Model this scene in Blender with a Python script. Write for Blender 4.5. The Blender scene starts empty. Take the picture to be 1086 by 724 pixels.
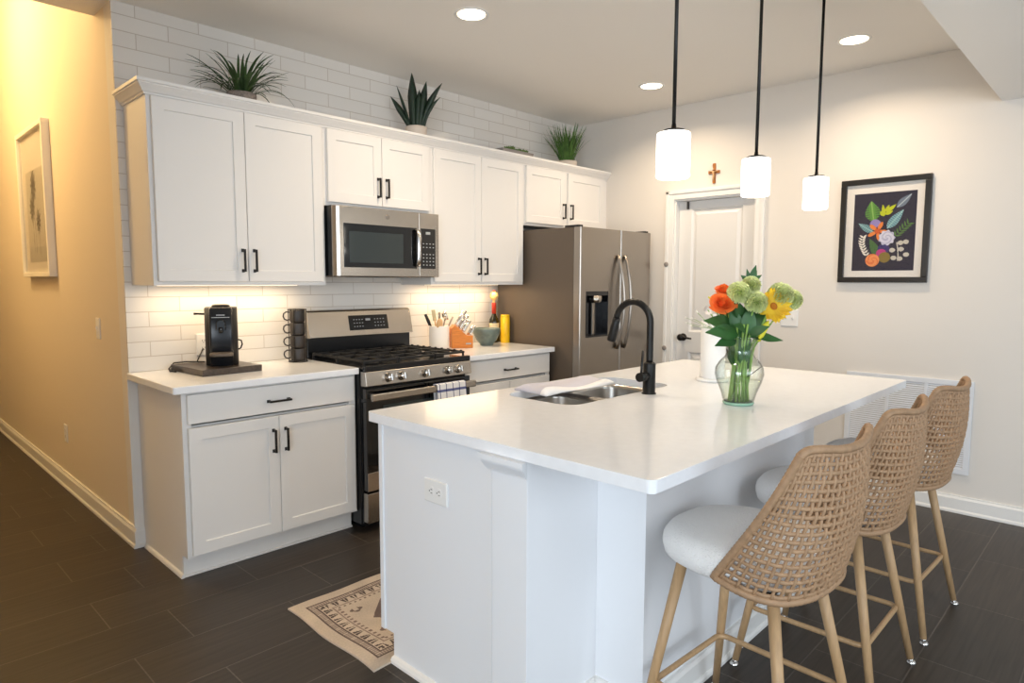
import bpy, bmesh, math, random
from mathutils import Vector, Matrix, noise
random.seed(7)
sc = bpy.context.scene
COL = sc.collection
R = math.radians
PI = math.pi

# ------------------------------------------------------------------ camera
cam_d = bpy.data.cameras.new('camera'); cam = bpy.data.objects.new('camera', cam_d); COL.objects.link(cam)
cam_d.sensor_width = 36.0
cam_d.lens = 698.119 * 36.0 / 1086.0
cam_d.clip_start = 0.05
cam.matrix_world = (Matrix.Translation((-1.036, -3.7049, 1.3827)) @ Matrix.Rotation(R(-46.0228), 4, 'Z')
                    @ Matrix.Rotation(R(90 - 5.2198), 4, 'X') @ Matrix.Rotation(R(0.159), 4, 'Z'))
sc.camera = cam
# ------------------------------------------------------------------ exposure, world, big lights
sc.view_settings.view_transform = 'Standard'
sc.view_settings.look = 'None'
sc.view_settings.gamma = 1.0
sc.view_settings.use_curve_mapping = False
sc.view_settings.exposure = 0.13
W = bpy.data.worlds.new('world'); sc.world = W; W.use_nodes = True
bg = W.node_tree.nodes['Background']
bg.inputs[0].default_value = (0.80, 0.90, 1.0, 1)
bg.inputs[1].default_value = 0.96


def light(name, typ, loc, energy, color, size=None, size_y=None, rot=(0, 0, 0), spread=None, radius=None):
    d = bpy.data.lights.new(name, typ); d.energy = energy; d.color = color
    if typ == 'AREA':
        d.size = size
        if size_y:
            d.shape = 'RECTANGLE'; d.size_y = size_y
        else:
            d.shape = 'DISK'
        if spread: d.spread = spread
    if radius is not None: d.shadow_soft_size = radius
    o = bpy.data.objects.new(name, d); COL.objects.link(o); o.location = loc; o.rotation_euler = rot
    return o


WARM = (1.0, 0.79, 0.55)
DAY = (0.82, 0.91, 1.0)
# added area lights behind and left of the camera, assumed daylight, no windows built
light('added_daylight', 'AREA', (-3.6, -4.6, 1.6), 105, DAY, 2.2, 1.8, (R(90), 0, R(-80)))
light('added_daylight', 'AREA', (0.2, -6.8, 1.7), 60, DAY, 2.6, 1.8, (R(90), 0, R(0)))
# unseen lamp assumed for the tall entry hall
light('assumed_hall_lamp', 'POINT', (-1.0, 1.9, 3.3), 84, (1.0, 0.70, 0.31), radius=0.3)


# ------------------------------------------------------------------ materials
def lin(c):
    return tuple(((v / 255.0) / 12.92 if v / 255.0 <= 0.04045 else ((v / 255.0 + 0.055) / 1.055) ** 2.4) for v in c)


MATS = {}


def mat(name, rgb, rough=0.5, metal=0.0, spec=0.5, bump=None, vary=None, emit=None, coat=0.0, sheen=0.0):
    """rgb in 0-255 sRGB; bump = (scale, strength, distance, stretch); vary = (scale, amount)"""
    m = bpy.data.materials.new(name); m.use_nodes = True
    nt = m.node_tree; b = nt.nodes['Principled BSDF']
    c = lin(rgb)
    b.inputs['Base Color'].default_value = (*c, 1)
    b.inputs['Roughness'].default_value = rough
    b.inputs['Metallic'].default_value = metal
    b.inputs['Specular IOR Level'].default_value = spec
    b.inputs['Coat Weight'].default_value = coat
    b.inputs['Sheen Weight'].default_value = sheen
    tc = nt.nodes.new('ShaderNodeTexCoord')
    if vary:
        n = nt.nodes.new('ShaderNodeTexNoise'); n.inputs['Scale'].default_value = vary[0]; n.inputs['Detail'].default_value = 4
        if len(vary) > 2:
            mp = nt.nodes.new('ShaderNodeMapping'); mp.inputs['Scale'].default_value = vary[2]
            nt.links.new(tc.outputs['Object'], mp.inputs[0]); nt.links.new(mp.outputs[0], n.inputs['Vector'])
        else:
            nt.links.new(tc.outputs['Object'], n.inputs['Vector'])
        r = nt.nodes.new('ShaderNodeValToRGB')
        a = vary[1]
        r.color_ramp.elements[0].position = 0.3; r.color_ramp.elements[1].position = 0.7
        r.color_ramp.elements[0].color = (*[max(0, v * (1 - a)) for v in c], 1)
        r.color_ramp.elements[1].color = (*[min(1, v * (1 + a)) for v in c], 1)
        nt.links.new(n.outputs[0], r.inputs[0]); nt.links.new(r.outputs[0], b.inputs['Base Color'])
    if bump:
        n = nt.nodes.new('ShaderNodeTexNoise'); n.inputs['Scale'].default_value = bump[0]; n.inputs['Detail'].default_value = 3
        src = tc.outputs['Object']
        if len(bump) > 3:
            mp = nt.nodes.new('ShaderNodeMapping'); mp.inputs['Scale'].default_value = bump[3]
            nt.links.new(src, mp.inputs[0]); src = mp.outputs[0]
        nt.links.new(src, n.inputs['Vector'])
        bp = nt.nodes.new('ShaderNodeBump'); bp.inputs['Strength'].default_value = bump[1]; bp.inputs['Distance'].default_value = bump[2]
        nt.links.new(n.outputs[0], bp.inputs['Height']); nt.links.new(bp.outputs[0], b.inputs['Normal'])
    if emit:
        b.inputs['Emission Color'].default_value = (*emit[0], 1); b.inputs['Emission Strength'].default_value = emit[1]
    MATS[name] = m
    return m


def attr_mat(name, rough=0.8, bump=None, spec=0.3):
    m = mat(name, (200, 200, 200), rough, spec=spec, bump=bump)
    nt = m.node_tree; a = nt.nodes.new('ShaderNodeVertexColor'); a.layer_name = 'pattern'
    nt.links.new(a.outputs[0], nt.nodes['Principled BSDF'].inputs['Base Color'])
    return m


def brick_mat(name, axes, origin, bw, rh, offset, c1, c2, mortar, msize, rough, bumpdist, wave=None, spec=0.5, grain=None):
    m = mat(name, (200, 200, 200), rough, spec=spec)
    nt = m.node_tree; L = nt.links.new; b = nt.nodes['Principled BSDF']
    tc = nt.nodes.new('ShaderNodeTexCoord'); sx = nt.nodes.new('ShaderNodeSeparateXYZ'); L(tc.outputs['Object'], sx.inputs[0])
    cx = nt.nodes.new('ShaderNodeCombineXYZ')
    for i, ax in enumerate(axes):
        s = nt.nodes.new('ShaderNodeMath'); s.operation = 'SUBTRACT'; L(sx.outputs['XYZ'.index(ax)], s.inputs[0]); s.inputs[1].default_value = origin[i]
        L(s.outputs[0], cx.inputs[i])
    br = nt.nodes.new('ShaderNodeTexBrick'); L(cx.outputs[0], br.inputs['Vector'])
    br.offset = offset; br.offset_frequency = 2; br.squash = 1.0
    br.inputs['Scale'].default_value = 1.0; br.inputs['Brick Width'].default_value = bw; br.inputs['Row Height'].default_value = rh
    br.inputs['Mortar Size'].default_value = msize; br.inputs['Mortar Smooth'].default_value = 0.15; br.inputs['Bias'].default_value = 0
    br.inputs['Color1'].default_value = (*lin(c1), 1); br.inputs['Color2'].default_value = (*lin(c2), 1); br.inputs['Mortar'].default_value = (*lin(mortar), 1)
    out = br.outputs['Color']
    if grain:
        mp = nt.nodes.new('ShaderNodeMapping'); mp.inputs['Scale'].default_value = grain[0]; L(tc.outputs['Object'], mp.inputs[0])
        n = nt.nodes.new('ShaderNodeTexNoise'); n.inputs['Scale'].default_value = 1.0; n.inputs['Detail'].default_value = 5; L(mp.outputs[0], n.inputs['Vector'])
        rr = nt.nodes.new('ShaderNodeMapRange'); rr.inputs[1].default_value = 0.3; rr.inputs[2].default_value = 0.7
        rr.inputs[3].default_value = 1 - grain[1]; rr.inputs[4].default_value = 1 + grain[1]; L(n.outputs[0], rr.inputs[0])
        mx = nt.nodes.new('ShaderNodeVectorMath'); mx.operation = 'SCALE'; L(out, mx.inputs[0]); L(rr.outputs[0], mx.inputs['Scale']); out = mx.outputs[0]
    L(out, b.inputs['Base Color'])
    inv = nt.nodes.new('ShaderNodeMath'); inv.operation = 'SUBTRACT'; inv.inputs[0].default_value = 1; L(br.outputs['Fac'], inv.inputs[1])
    h = inv.outputs[0]
    if wave:
        n = nt.nodes.new('ShaderNodeTexNoise'); n.inputs['Scale'].default_value = wave[0]; n.inputs['Detail'].default_value = 1; L(tc.outputs['Object'], n.inputs['Vector'])
        ml = nt.nodes.new('ShaderNodeMath'); ml.operation = 'MULTIPLY_ADD'; L(n.outputs[0], ml.inputs[0]); ml.inputs[1].default_value = wave[1]; L(h, ml.inputs[2]); h = ml.outputs[0]
    bp = nt.nodes.new('ShaderNodeBump'); bp.inputs['Strength'].default_value = 0.6; bp.inputs['Distance'].default_value = bumpdist
    L(h, bp.inputs['Height']); L(bp.outputs[0], b.inputs['Normal'])
    return m


def thin_glass(name, tint, gloss=0.06, alpha_edge=0.35, edge=0.8):
    m = bpy.data.materials.new(name); m.use_nodes = True; nt = m.node_tree; L = nt.links.new
    for n in list(nt.nodes): nt.nodes.remove(n)
    o = nt.nodes.new('ShaderNodeOutputMaterial'); t = nt.nodes.new('ShaderNodeBsdfTransparent'); g = nt.nodes.new('ShaderNodeBsdfGlossy')
    t.inputs[0].default_value = (*tint, 1); g.inputs['Roughness'].default_value = 0.03; g.inputs[0].default_value = (1, 1, 1, 1)
    lw = nt.nodes.new('ShaderNodeLayerWeight'); lw.inputs[0].default_value = 0.5
    p = nt.nodes.new('ShaderNodeMath'); p.operation = 'POWER'; L(lw.outputs['Facing'], p.inputs[0]); p.inputs[1].default_value = 3.5
    mr = nt.nodes.new('ShaderNodeMath'); mr.operation = 'MULTIPLY_ADD'; L(p.outputs[0], mr.inputs[0]); mr.inputs[1].default_value = alpha_edge; mr.inputs[2].default_value = gloss
    em = nt.nodes.new('ShaderNodeMix'); em.data_type = 'RGBA'; L(p.outputs[0], em.inputs[0]); em.inputs[6].default_value = (*tint, 1); em.inputs[7].default_value = (*[v * edge for v in tint], 1); L(em.outputs[2], t.inputs[0])
    mx = nt.nodes.new('ShaderNodeMixShader'); L(mr.outputs[0], mx.inputs[0]); L(t.outputs[0], mx.inputs[1]); L(g.outputs[0], mx.inputs[2]); L(mx.outputs[0], o.inputs[0])
    MATS[name] = m
    return m


M_wall = mat('wall_paint', (226, 220, 212), 0.75, spec=0.25, bump=(260, 0.08, 0.002))
M_wall_warm = mat('wall_paint_warm_light', (226, 214, 196), 0.75, spec=0.25, bump=(260, 0.08, 0.002))  # same paint as the other walls, the hall's warm light tinted into its colour
M_ceil = mat('ceiling_paint', (242, 238, 232), 0.85, spec=0.2, bump=(180, 0.2, 0.003))
M_trim = mat('trim_paint', (236, 234, 230), 0.35)
M_door = mat('door_paint', (226, 224, 221), 0.4)
M_cab = mat('cabinet_paint', (232, 229, 225), 0.42)
M_island = mat('island_paint', (236, 237, 239), 0.45)
M_quartz = mat('quartz', (240, 241, 243), 0.16, vary=(30, 0.02))
M_black = mat('black_metal', (22, 21, 20), 0.42, metal=0.3)
M_bronze = mat('dark_bronze', (30, 26, 23), 0.38, metal=0.5)
M_steel = mat('stainless_steel', (186, 178, 168), 0.27, metal=1.0, bump=(40, 0.05, 0.001, (1, 1, 40)))
M_steel_v = mat('brushed_steel', (160, 152, 143), 0.3, metal=1.0, bump=(40, 0.05, 0.001, (40, 40, 1)))
M_sink = mat('sink_steel', (190, 186, 180), 0.28, metal=1.0)
M_chrome = mat('chrome', (215, 213, 210), 0.12, metal=1.0)
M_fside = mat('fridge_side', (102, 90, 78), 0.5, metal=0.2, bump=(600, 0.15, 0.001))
M_enamel = mat('black_enamel', (24, 25, 27), 0.22)
M_iron = mat('cast_iron', (26, 25, 25), 0.6)
M_bglass = mat('black_glass', (10, 11, 12), 0.05, coat=0.3)
M_window = mat('oven_glass', (44, 52, 52), 0.06, coat=0.4)
M_panel = mat('control_glass', (20, 20, 22), 0.12)
M_mark = mat('pale_print', (170, 172, 172), 0.5)
M_plate = mat('white_plastic', (238, 237, 234), 0.35)
M_slot = mat('slot_dark', (60, 58, 55), 0.6)
M_wood = mat('stool_wood', (180, 146, 106), 0.5, vary=(14, 0.12, (6, 6, 0.7)))
M_rattan = mat('rattan', (164, 131, 99), 0.6, vary=(60, 0.14))
M_boucle = mat('boucle', (250, 247, 243), 0.95, spec=0.1, bump=(210, 1.0, 0.006), sheen=0.2)
M_shade = mat('shade_glass', (255, 250, 240), 0.4, emit=((1.0, 0.94, 0.85), 3.6))
M_can = mat('lamp_lens', (255, 245, 230), 0.4, emit=((1.0, 0.80, 0.55), 9.0))
M_led = mat('led_strip', (255, 245, 230), 0.4, emit=((1.0, 0.74, 0.45), 3.0))
M_pot = mat('stone_pot', (140, 128, 118), 0.85, bump=(120, 0.5, 0.004), vary=(70, 0.3))
M_wpot = mat('pale_pot', (216, 202, 188), 0.6)
M_soil = mat('soil', (50, 38, 28), 0.95)
M_leaf1 = mat('grass_leaf', (58, 82, 42), 0.5, vary=(25, 0.35))
M_leaf2 = mat('snake_leaf', (30, 50, 34), 0.4, vary=(30, 0.3))
M_leaf3 = mat('bright_grass', (76, 112, 44), 0.5, vary=(25, 0.35))
M_succ = mat('succulent', (92, 118, 54), 0.5, vary=(40, 0.4))
M_leafd = mat('rose_leaf', (44, 88, 40), 0.45, vary=(20, 0.25))
M_stem = mat('flower_stem', (128, 162, 74), 0.5, vary=(20, 0.3))
M_carn = mat('carnation', (240, 249, 188), 0.7, vary=(60, 0.08))
M_rose = mat('rose_petal', (255, 132, 62), 0.6, vary=(30, 0.18))
M_sun = mat('sunflower_petal', (255, 212, 60), 0.6, vary=(30, 0.15))
for m_ in (M_carn, M_rose, M_sun):          # petals let light through
    nt_ = m_.node_tree; pb = nt_.nodes['Principled BSDF']; out_ = nt_.nodes['Material Output']
    tl = nt_.nodes.new('ShaderNodeBsdfTranslucent'); mx_ = nt_.nodes.new('ShaderNodeMixShader'); mx_.inputs[0].default_value = 0.45
    lk = pb.inputs['Base Color'].links
    if lk: nt_.links.new(lk[0].from_socket, tl.inputs[0])
    nt_.links.new(pb.outputs[0], mx_.inputs[1]); nt_.links.new(tl.outputs[0], mx_.inputs[2]); nt_.links.new(mx_.outputs[0], out_.inputs[0])
M_sunc = mat('sunflower_centre', (186, 112, 20), 0.9, bump=(300, 1, 0.004))
M_lily = mat('lily_bud', (222, 214, 60), 0.5, vary=(20, 0.2))
M_white_fl = mat('white_blossom', (236, 232, 220), 0.7)
M_vase = thin_glass('vase_glass', (0.965, 0.985, 0.97), 0.04, 0.35, 0.45)
M_water = thin_glass('water', (0.965, 0.985, 0.945), 0.03, 0.2)
M_pic = thin_glass('picture_glass', (0.98, 0.98, 0.98), 0.03, 0.2)
M_coffee = mat('coffee_black', (25, 23, 21), 0.55, bump=(500, 0.1, 0.001))
M_coffee_f = mat('coffee_front', (24, 26, 30), 0.25)
M_slab = mat('dark_slab', (72, 62, 55), 0.3, vary=(60, 0.3))
M_mug = mat('mug_glaze', (48, 42, 38), 0.45, bump=(90, 0.4, 0.003))
M_crock = mat('white_ceramic', (236, 230, 222), 0.3)
M_kblock = mat('knife_block_wood', (206, 122, 40), 0.45, vary=(10, 0.15, (2, 2, 12)))
M_bowl = mat('green_ceramic', (98, 112, 106), 0.35, vary=(30, 0.2))
M_yellow = mat('yellow_enamel', (240, 190, 20), 0.35)
M_bottle = mat('dark_bottle', (30, 28, 12), 0.1)
M_label = mat('bottle_label', (226, 210, 170), 0.7)
M_label2 = mat('bottle_label_brown', (170, 120, 60), 0.7)
M_red = mat('red_foil', (200, 56, 36), 0.4)
M_cream = mat('cream_ball', (242, 206, 130), 0.5)
M_paper = mat('paper_towel', (240, 238, 234), 0.95, spec=0.1, bump=(140, 0.3, 0.003))
M_utw = mat('utensil_wood', (206, 166, 118), 0.6)
M_utg = mat('utensil_green', (150, 148, 128), 0.5)
M_crossw = mat('cross_wood', (168, 104, 44), 0.45)
M_frameb = mat('black_frame', (28, 25, 22), 0.4)
M_framew = mat('white_frame', (240, 236, 228), 0.4)
M_matb = mat('mat_board', (236, 230, 222), 0.9)
M_grille = mat('grille_white', (226, 228, 232), 0.4)
M_grey = mat('grey_rubber', (150, 142, 136), 0.6)
M_cord = mat('black_cord', (24, 22, 20), 0.5)
M_towel = mat('towel_grey', (206, 204, 214), 0.95, spec=0.1, bump=(240, 0.5, 0.003))
M_towelw = mat('towel_white', (238, 237, 236), 0.95, spec=0.1, bump=(240, 0.5, 0.003))
M_rug = attr_mat('rug_weave', 0.95, bump=(350, 0.5, 0.003), spec=0.1)
M_art = attr_mat('art_print', 0.8)
M_dish = attr_mat('plaid_cloth', 0.95, bump=(300, 0.4, 0.002), spec=0.1)
M_tile = brick_mat('subway_tile', 'XZ', (0.105, 0.914), 0.305, 0.0766, 0.5, (232, 228, 222), (227, 222, 215), (200, 190, 179), 0.0020, 0.12, 0.003, wave=(16, 0.35))
M_floor = brick_mat('plank_tile', 'XY', (-0.34, -0.52), 0.605, 0.2950, 0.65, (58, 50, 43), (52, 45, 39), (88, 80, 72), 0.0024, 0.42, 0.0015, grain=((3, 70, 1), 0.30), spec=0.4)


# ------------------------------------------------------------------ mesh helpers
class MB:
    def __init__(s):
        s.bm = bmesh.new(); s.mi = 0

    def _add(s, verts, faces, smooth=False):
        vs = [s.bm.verts.new(v) for v in verts]; out = []
        for f in faces:
            try:
                fc = s.bm.faces.new([vs[i] for i in f]); fc.material_index = s.mi; fc.smooth = smooth; out.append(fc)
            except ValueError:
                pass
        return vs, out

    def box(s, x0, x1, y0, y1, z0, z1, bev=0.0, seg=2, M=None):
        v = [(x, y, z) for x in (x0, x1) for y in (y0, y1) for z in (z0, z1)]
        f = [(0, 1, 3, 2), (4, 6, 7, 5), (0, 4, 5, 1), (2, 3, 7, 6), (0, 2, 6, 4), (1, 5, 7, 3)]
        if M is not None: v = [M @ Vector(p) for p in v]
        vs, fs = s._add(v, f)
        if bev > 0:
            es = list({e for fc in fs for e in fc.edges})
            r = bmesh.ops.bevel(s.bm, geom=es, offset=bev, segments=seg, profile=0.5, affect='EDGES', clamp_overlap=True)
            for fc in r['faces']: fc.material_index = s.mi
        return s

    def rings(s, rings, closed_u=True, cap0=True, cap1=True, smooth=True):
        n = len(rings[0]); verts = [p for r in rings for p in r]; faces = []
        for i in range(len(rings) - 1):
            for j in range(n if closed_u else n - 1):
                a = i * n + j; b = i * n + (j + 1) % n
                faces.append((a, b, b + n, a + n))
        vs, fs = s._add(verts, faces, smooth)
        if closed_u:
            if cap0:
                try:
                    f = s.bm.faces.new(vs[:n][::-1]); f.material_index = s.mi
                except ValueError: pass
            if cap1:
                try:
                    f = s.bm.faces.new(vs[-n:]); f.material_index = s.mi
                except ValueError: pass
        return s

    def lathe(s, prof, c=(0, 0, 0), seg=24, cap0=True, cap1=True, M=None):
        rs = []
        for r, z in prof:
            ring = [Vector((r * math.cos(2 * PI * k / seg), r * math.sin(2 * PI * k / seg), z)) for k in range(seg)]
            if M is not None: ring = [M @ p for p in ring]
            rs.append([p + Vector(c) for p in ring])
        return s.rings(rs, True, cap0, cap1)

    def tube(s, pts, r, seg=8, closed=False, cap=True, flat=1.0, up=None):
        pts = [Vector(p) for p in pts]; n = len(pts); rs = []
        prev = None
        for i, p in enumerate(pts):
            if closed: t = pts[(i + 1) % n] - pts[i - 1]
            else: t = pts[min(i + 1, n - 1)] - pts[max(i - 1, 0)]
            t = t.normalized() if t.length > 1e-9 else Vector((0, 0, 1))
            if prev is None:
                ref = Vector(up) if up is not None else (Vector((0, 0, 1)) if abs(t.z) < 0.9 else Vector((1, 0, 0)))
                a = (ref - t * ref.dot(t)).normalized()
            else:
                a = prev - t * prev.dot(t)
                a = a.normalized() if a.length > 1e-9 else prev
            prev = a; b = t.cross(a)
            rr = r[i] if isinstance(r, (list, tuple)) else r
            rs.append([p + a * (rr * math.cos(2 * PI * k / seg)) + b * (rr * flat * math.sin(2 * PI * k / seg)) for k in range(seg)])
        if closed: rs.append(rs[0])
        return s.rings(rs, True, cap and not closed, cap and not closed)

    def cyl(s, p0, p1, r0, r1=None, seg=16):
        return s.tube([p0, p1], [r0, r0 if r1 is None else r1], seg)

    def poly(s, pts, d):
        """closed polygon pts pushed along vector d"""
        d = Vector(d); n = len(pts); a = [Vector(p) for p in pts]; v = a + [p + d for p in a]
        f = [tuple(range(n))[::-1], tuple(range(n, 2 * n))] + [(i, (i + 1) % n, n + (i + 1) % n, n + i) for i in range(n)]
        s._add(v, f); return s

    def loft_rect(s, o, U, V, N, w, h, loops, back=True):
        """rectangle loops (inset, out) from the back outwards; used for doors and drawer fronts"""
        o, U, V, N = Vector(o), Vector(U), Vector(V), Vector(N); rs = []
        for ins, out in loops:
            rs.append([o + U * a + V * b + N * out for a, b in ((ins, ins), (w - ins, ins), (w - ins, h - ins), (ins, h - ins))])
        return s.rings(rs, True, back, True, smooth=False)

    def surf(s, fn, nu, nv, smooth=True, closed_u=False):
        return s.rings([[Vector(fn(u / (nu if closed_u else nu - 1), v / (nv - 1))) for u in range(nu)] for v in range(nv)], closed_u, False, False, smooth)

    def sphere(s, c, r, seg=16, rings=10, sc_=(1, 1, 1)):
        c = Vector(c); rs = []
        for i in range(rings + 1):
            t = PI * (i + 0.0) / rings; t = min(max(t, 0.02), PI - 0.02)
            rs.append([c + Vector((r * sc_[0] * math.sin(t) * math.cos(2 * PI * k / seg), r * sc_[1] * math.sin(t) * math.sin(2 * PI * k / seg), -r * sc_[2] * math.cos(t))) for k in range(seg)])
        return s.rings(rs)

    def build(s, name, m, parent=None, loc=(0, 0, 0), bevel=0, fix=True, solid=0):
        if fix: bmesh.ops.recalc_face_normals(s.bm, faces=s.bm.faces)
        base = Vector(loc)
        if parent is not None: base = Vector(parent.get('_w', (0, 0, 0)))
        me = bpy.data.meshes.new(name)
        for v in s.bm.verts: v.co -= base
        s.bm.to_mesh(me); s.bm.free()
        for x in (m if isinstance(m, (list, tuple)) else [m]): me.materials.append(x)
        o = bpy.data.objects.new(name, me); COL.objects.link(o)
        if parent is not None: o.parent = parent
        else: o.location = base
        o['_w'] = tuple(base)
        if solid:
            md = o.modifiers.new('solidify', 'SOLIDIFY'); md.thickness = solid; md.offset = 0
        if bevel:
            md = o.modifiers.new('bevel', 'BEVEL'); md.width = bevel; md.segments = 2; md.limit_method = 'ANGLE'; md.angle_limit = R(40)
        return o


def tag(o, label=None, cat=None, group=None, kind=None):
    if label: o['label'] = label
    if cat: o['category'] = cat
    if group: o['group'] = group
    if kind: o['kind'] = kind
    return o


def thing(name, label, cat, loc=(0, 0, 0), group=None):
    o = bpy.data.objects.new(name, None); COL.objects.link(o); o.location = loc; o['_w'] = tuple(loc)
    o.empty_display_size = 0.05
    return tag(o, label, cat, group)


def struct(name, mb, m, **k):
    return tag(mb.build(name, m, **k), kind='structure')


def copy_tree(o, parent=None):
    c = o.copy(); COL.objects.link(c)
    if parent is not None: c.parent = parent
    for ch in list(o.children): copy_tree(ch, c)
    return c


def pgrid(name, o, U, V, w, h, nu, nv, colf, m, parent=None, loc=(0, 0, 0), N=(0, 0, 0), thick=0.0, off=None):
    """flat printed sheet: pattern colours (sRGB 0-255) per cell from colf(u, v) in 0..1"""
    o, U, V, N = Vector(o), Vector(U), Vector(V), Vector(N)
    verts = []; faces = []; cols = []
    for j in range(nv + 1):
        for i in range(nu + 1):
            p = o + U * (w * i / nu) + V * (h * j / nv)
            if off: p = p + off(i / nu, j / nv)
            verts.append(p)
    for j in range(nv):
        for i in range(nu):
            a = j * (nu + 1) + i; faces.append((a, a + 1, a + nu + 2, a + nu + 1))
            cols.append(lin(colf((i + 0.5) / nu, (j + 0.5) / nv)))
    if thick:
        n0 = len(verts); rim = [i for i in range(nu + 1)] + [j * (nu + 1) + nu for j in range(1, nv + 1)] + [nv * (nu + 1) + i for i in range(nu - 1, -1, -1)] + [j * (nu + 1) for j in range(nv - 1, 0, -1)]
        verts += [verts[i] - N * thick for i in rim]; k = len(rim)
        for i in range(k):
            faces.append((rim[i], rim[(i + 1) % k], n0 + (i + 1) % k, n0 + i)); cols.append(cols[0])
    base = Vector(parent['_w']) if parent is not None else Vector(loc)
    me = bpy.data.meshes.new(name); me.from_pydata([tuple(v - base) for v in verts], [], faces)
    ca = me.color_attributes.new('pattern', 'FLOAT_COLOR', 'CORNER')
    flat = []
    for p, c in zip(me.polygons, cols): flat += [c[0], c[1], c[2], 1.0] * len(p.vertices)
    ca.data.foreach_set('color', flat)
    me.materials.append(m)
    ob = bpy.data.objects.new(name, me); COL.objects.link(ob); ob['_w'] = tuple(base)
    if parent is not None: ob.parent = parent
    else: ob.location = base
    return ob


X, Y, Z = Vector((1, 0, 0)), Vector((0, 1, 0)), Vector((0, 0, 1))
XF = 3.62; H = 2.734

# ------------------------------------------------------------------ the room
struct('floor', MB().box(-4.2, 3.75, -7.2, 5.2, -0.1, 0.0), M_floor)
struct('ceiling', MB().box(-4.2, 3.75, -3.04, 0.29, H, 3.0), M_ceil)
struct('ceiling_low', MB().box(-4.2, 3.75, -7.2, -3.04, 2.4, 3.0), M_trim)
struct('ceiling_hall', MB().box(-1.4, 0.12, 0.29, 5.2, 3.6, 3.7), M_ceil)
struct('wall_back', MB().box(0.0, XF, -0.0, 0.012, 0.914, H), M_tile)
struct('wall_behind', MB().box(0.0, XF + 0.12, 0.012, 0.12, 0, H).box(0.0, 0.4, 0.0, 0.012, 0, 0.9139), M_wall)
struct('wall_left', MB().box(0.0, 0.12, 0.12, 5.2, 0, 3.6), M_wall_warm)
struct('wall_hall_blocker', MB().box(-1.4, -1.28, -2.0, 5.2, 0, 3.6), M_wall_warm)  # unseen opposite wall, lengthened into the room to keep daylight off the hall
struct('wall_end', MB().box(-1.4, 0.12, 5.2, 5.3, 0, 3.6), M_wall_warm)
dy0, dy1, dz = -1.64, -0.985, 2.02
struct('wall_right', MB().box(XF, XF + 0.12, -7.2, dy0, 0, 2.9).box(XF, XF + 0.12, dy1, 0.12, 0, 2.9).box(XF, XF + 0.12, dy0, dy1, dz, 2.9)
       .box(XF + 0.115, XF + 0.12, dy0, dy1, 0, dz), M_wall)


def base_profile(h=0.105, t=0.016):
    return [(0, 0), (0.022, 0), (0.022, 0.012), (0.016, 0.022), (t, 0.022), (t, h - 0.02), (t * 0.6, h - 0.008), (t * 0.6, h), (0, h)]


def run(mb, p0, p1, n, prof):
    p0, p1, n = Vector(p0), Vector(p1), Vector(n)
    mb.poly([p0 + n * a + Z * b for a, b in prof], p1 - p0); return mb


bp = base_profile()
struct('baseboard_left', run(run(MB(), (0, -0.022, 0), (0, 5.2, 0), (-1, 0, 0), bp), (-0.0, 0, 0), (0.034, 0, 0), (0, -1, 0), bp), M_trim)
struct('baseboard_right', run(run(MB(), (XF, dy0 - 0.07, 0), (XF, -7.2, 0), (-1, 0, 0), bp), (XF, dy1 + 0.07, 0), (XF, -0.9, 0), (-1, 0, 0), bp), M_trim)
# white end board of the wall below the counter
struct('trim_1', MB().box(-0.012, 0.034, -0.008, 0.0, 0.1, 0.895, 0.002), M_trim)
# door and casing
casing = MB()
cw = 0.068
for a, b, c, d in ((dy1, dy1 + cw, 0, dz + cw), (dy0 - cw, dy0, 0, dz + cw), (dy0, dy1, dz, dz + cw)):
    casing.box(XF - 0.018, XF, a, b, c, d, 0.003)
for a, b, c, d in ((dy1 + cw * .62, dy1 + cw, 0, dz + cw), (dy0 - cw, dy0 - cw * .62, 0, dz + cw), (dy0 - cw, dy1 + cw, dz + cw * .62, dz + cw)):
    casing.box(XF - 0.026, XF - 0.0181, a, b, c, d, 0.003)
casing.box(XF, XF + 0.11, dy1 - 0.012, dy1, 0, dz).box(XF, XF + 0.11, dy0, dy0 + 0.012, 0, dz).box(XF, XF + 0.11, dy0 + 0.012, dy1 - 0.012, dz - 0.012, dz)
casing.box(XF + 0.088, XF + 0.11, dy1 - 0.024, dy1 - 0.012, 0, dz - .012).box(XF + 0.088, XF + 0.11, dy0 + .012, dy0 + 0.024, 0, dz - .012)
struct('trim_2', casing, M_trim)
dr = tag(bpy.data.objects.new('door_1', None), kind='structure'); COL.objects.link(dr); dr.location = (XF + 0.05, dy0, 0); dr['_w'] = (XF + 0.05, dy0, 0)
dm = MB()
dl, dh = dy0 + 0.014, dy1 - 0.014
# slab with two raised panels
px = XF + 0.05
p_l, p_r = dl + 0.105, dh - 0.105
dm.box(px, px + 0.036, dl, p_l, 0.008, dz - 0.014).box(px, px + 0.036, p_r, dh, 0.008, dz - 0.014)
for a, b in ((0.008, 0.21), (0.83, 0.99), (1.945, dz - 0.014)):
    dm.box(px, px + 0.036, p_l, p_r, a, b)
for a, b in ((0.21, 0.83), (0.99, 1.945)):
    dm.loft_rect((px + 0.0, p_r, a), -Y, Z, -X, p_r - p_l, b - a, [(0, -0.03), (0, 0), (0.014, -0.013), (0.024, -0.013), (0.045, -0.004)], back=True)
dm.build('door_slab', M_door, dr)
kb = MB(); kc = (px, dh - 0.06, 0.945)
kb.lathe([(0.03, 0), (0.03, 0.006), (0.024, 0.01), (0.011, 0.012), (0.011, 0.03), (0.024, 0.038), (0.028, 0.05), (0.022, 0.062), (0.004, 0.065)], kc, 20, M=Matrix.Rotation(R(-90), 4, 'Y'))
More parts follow.
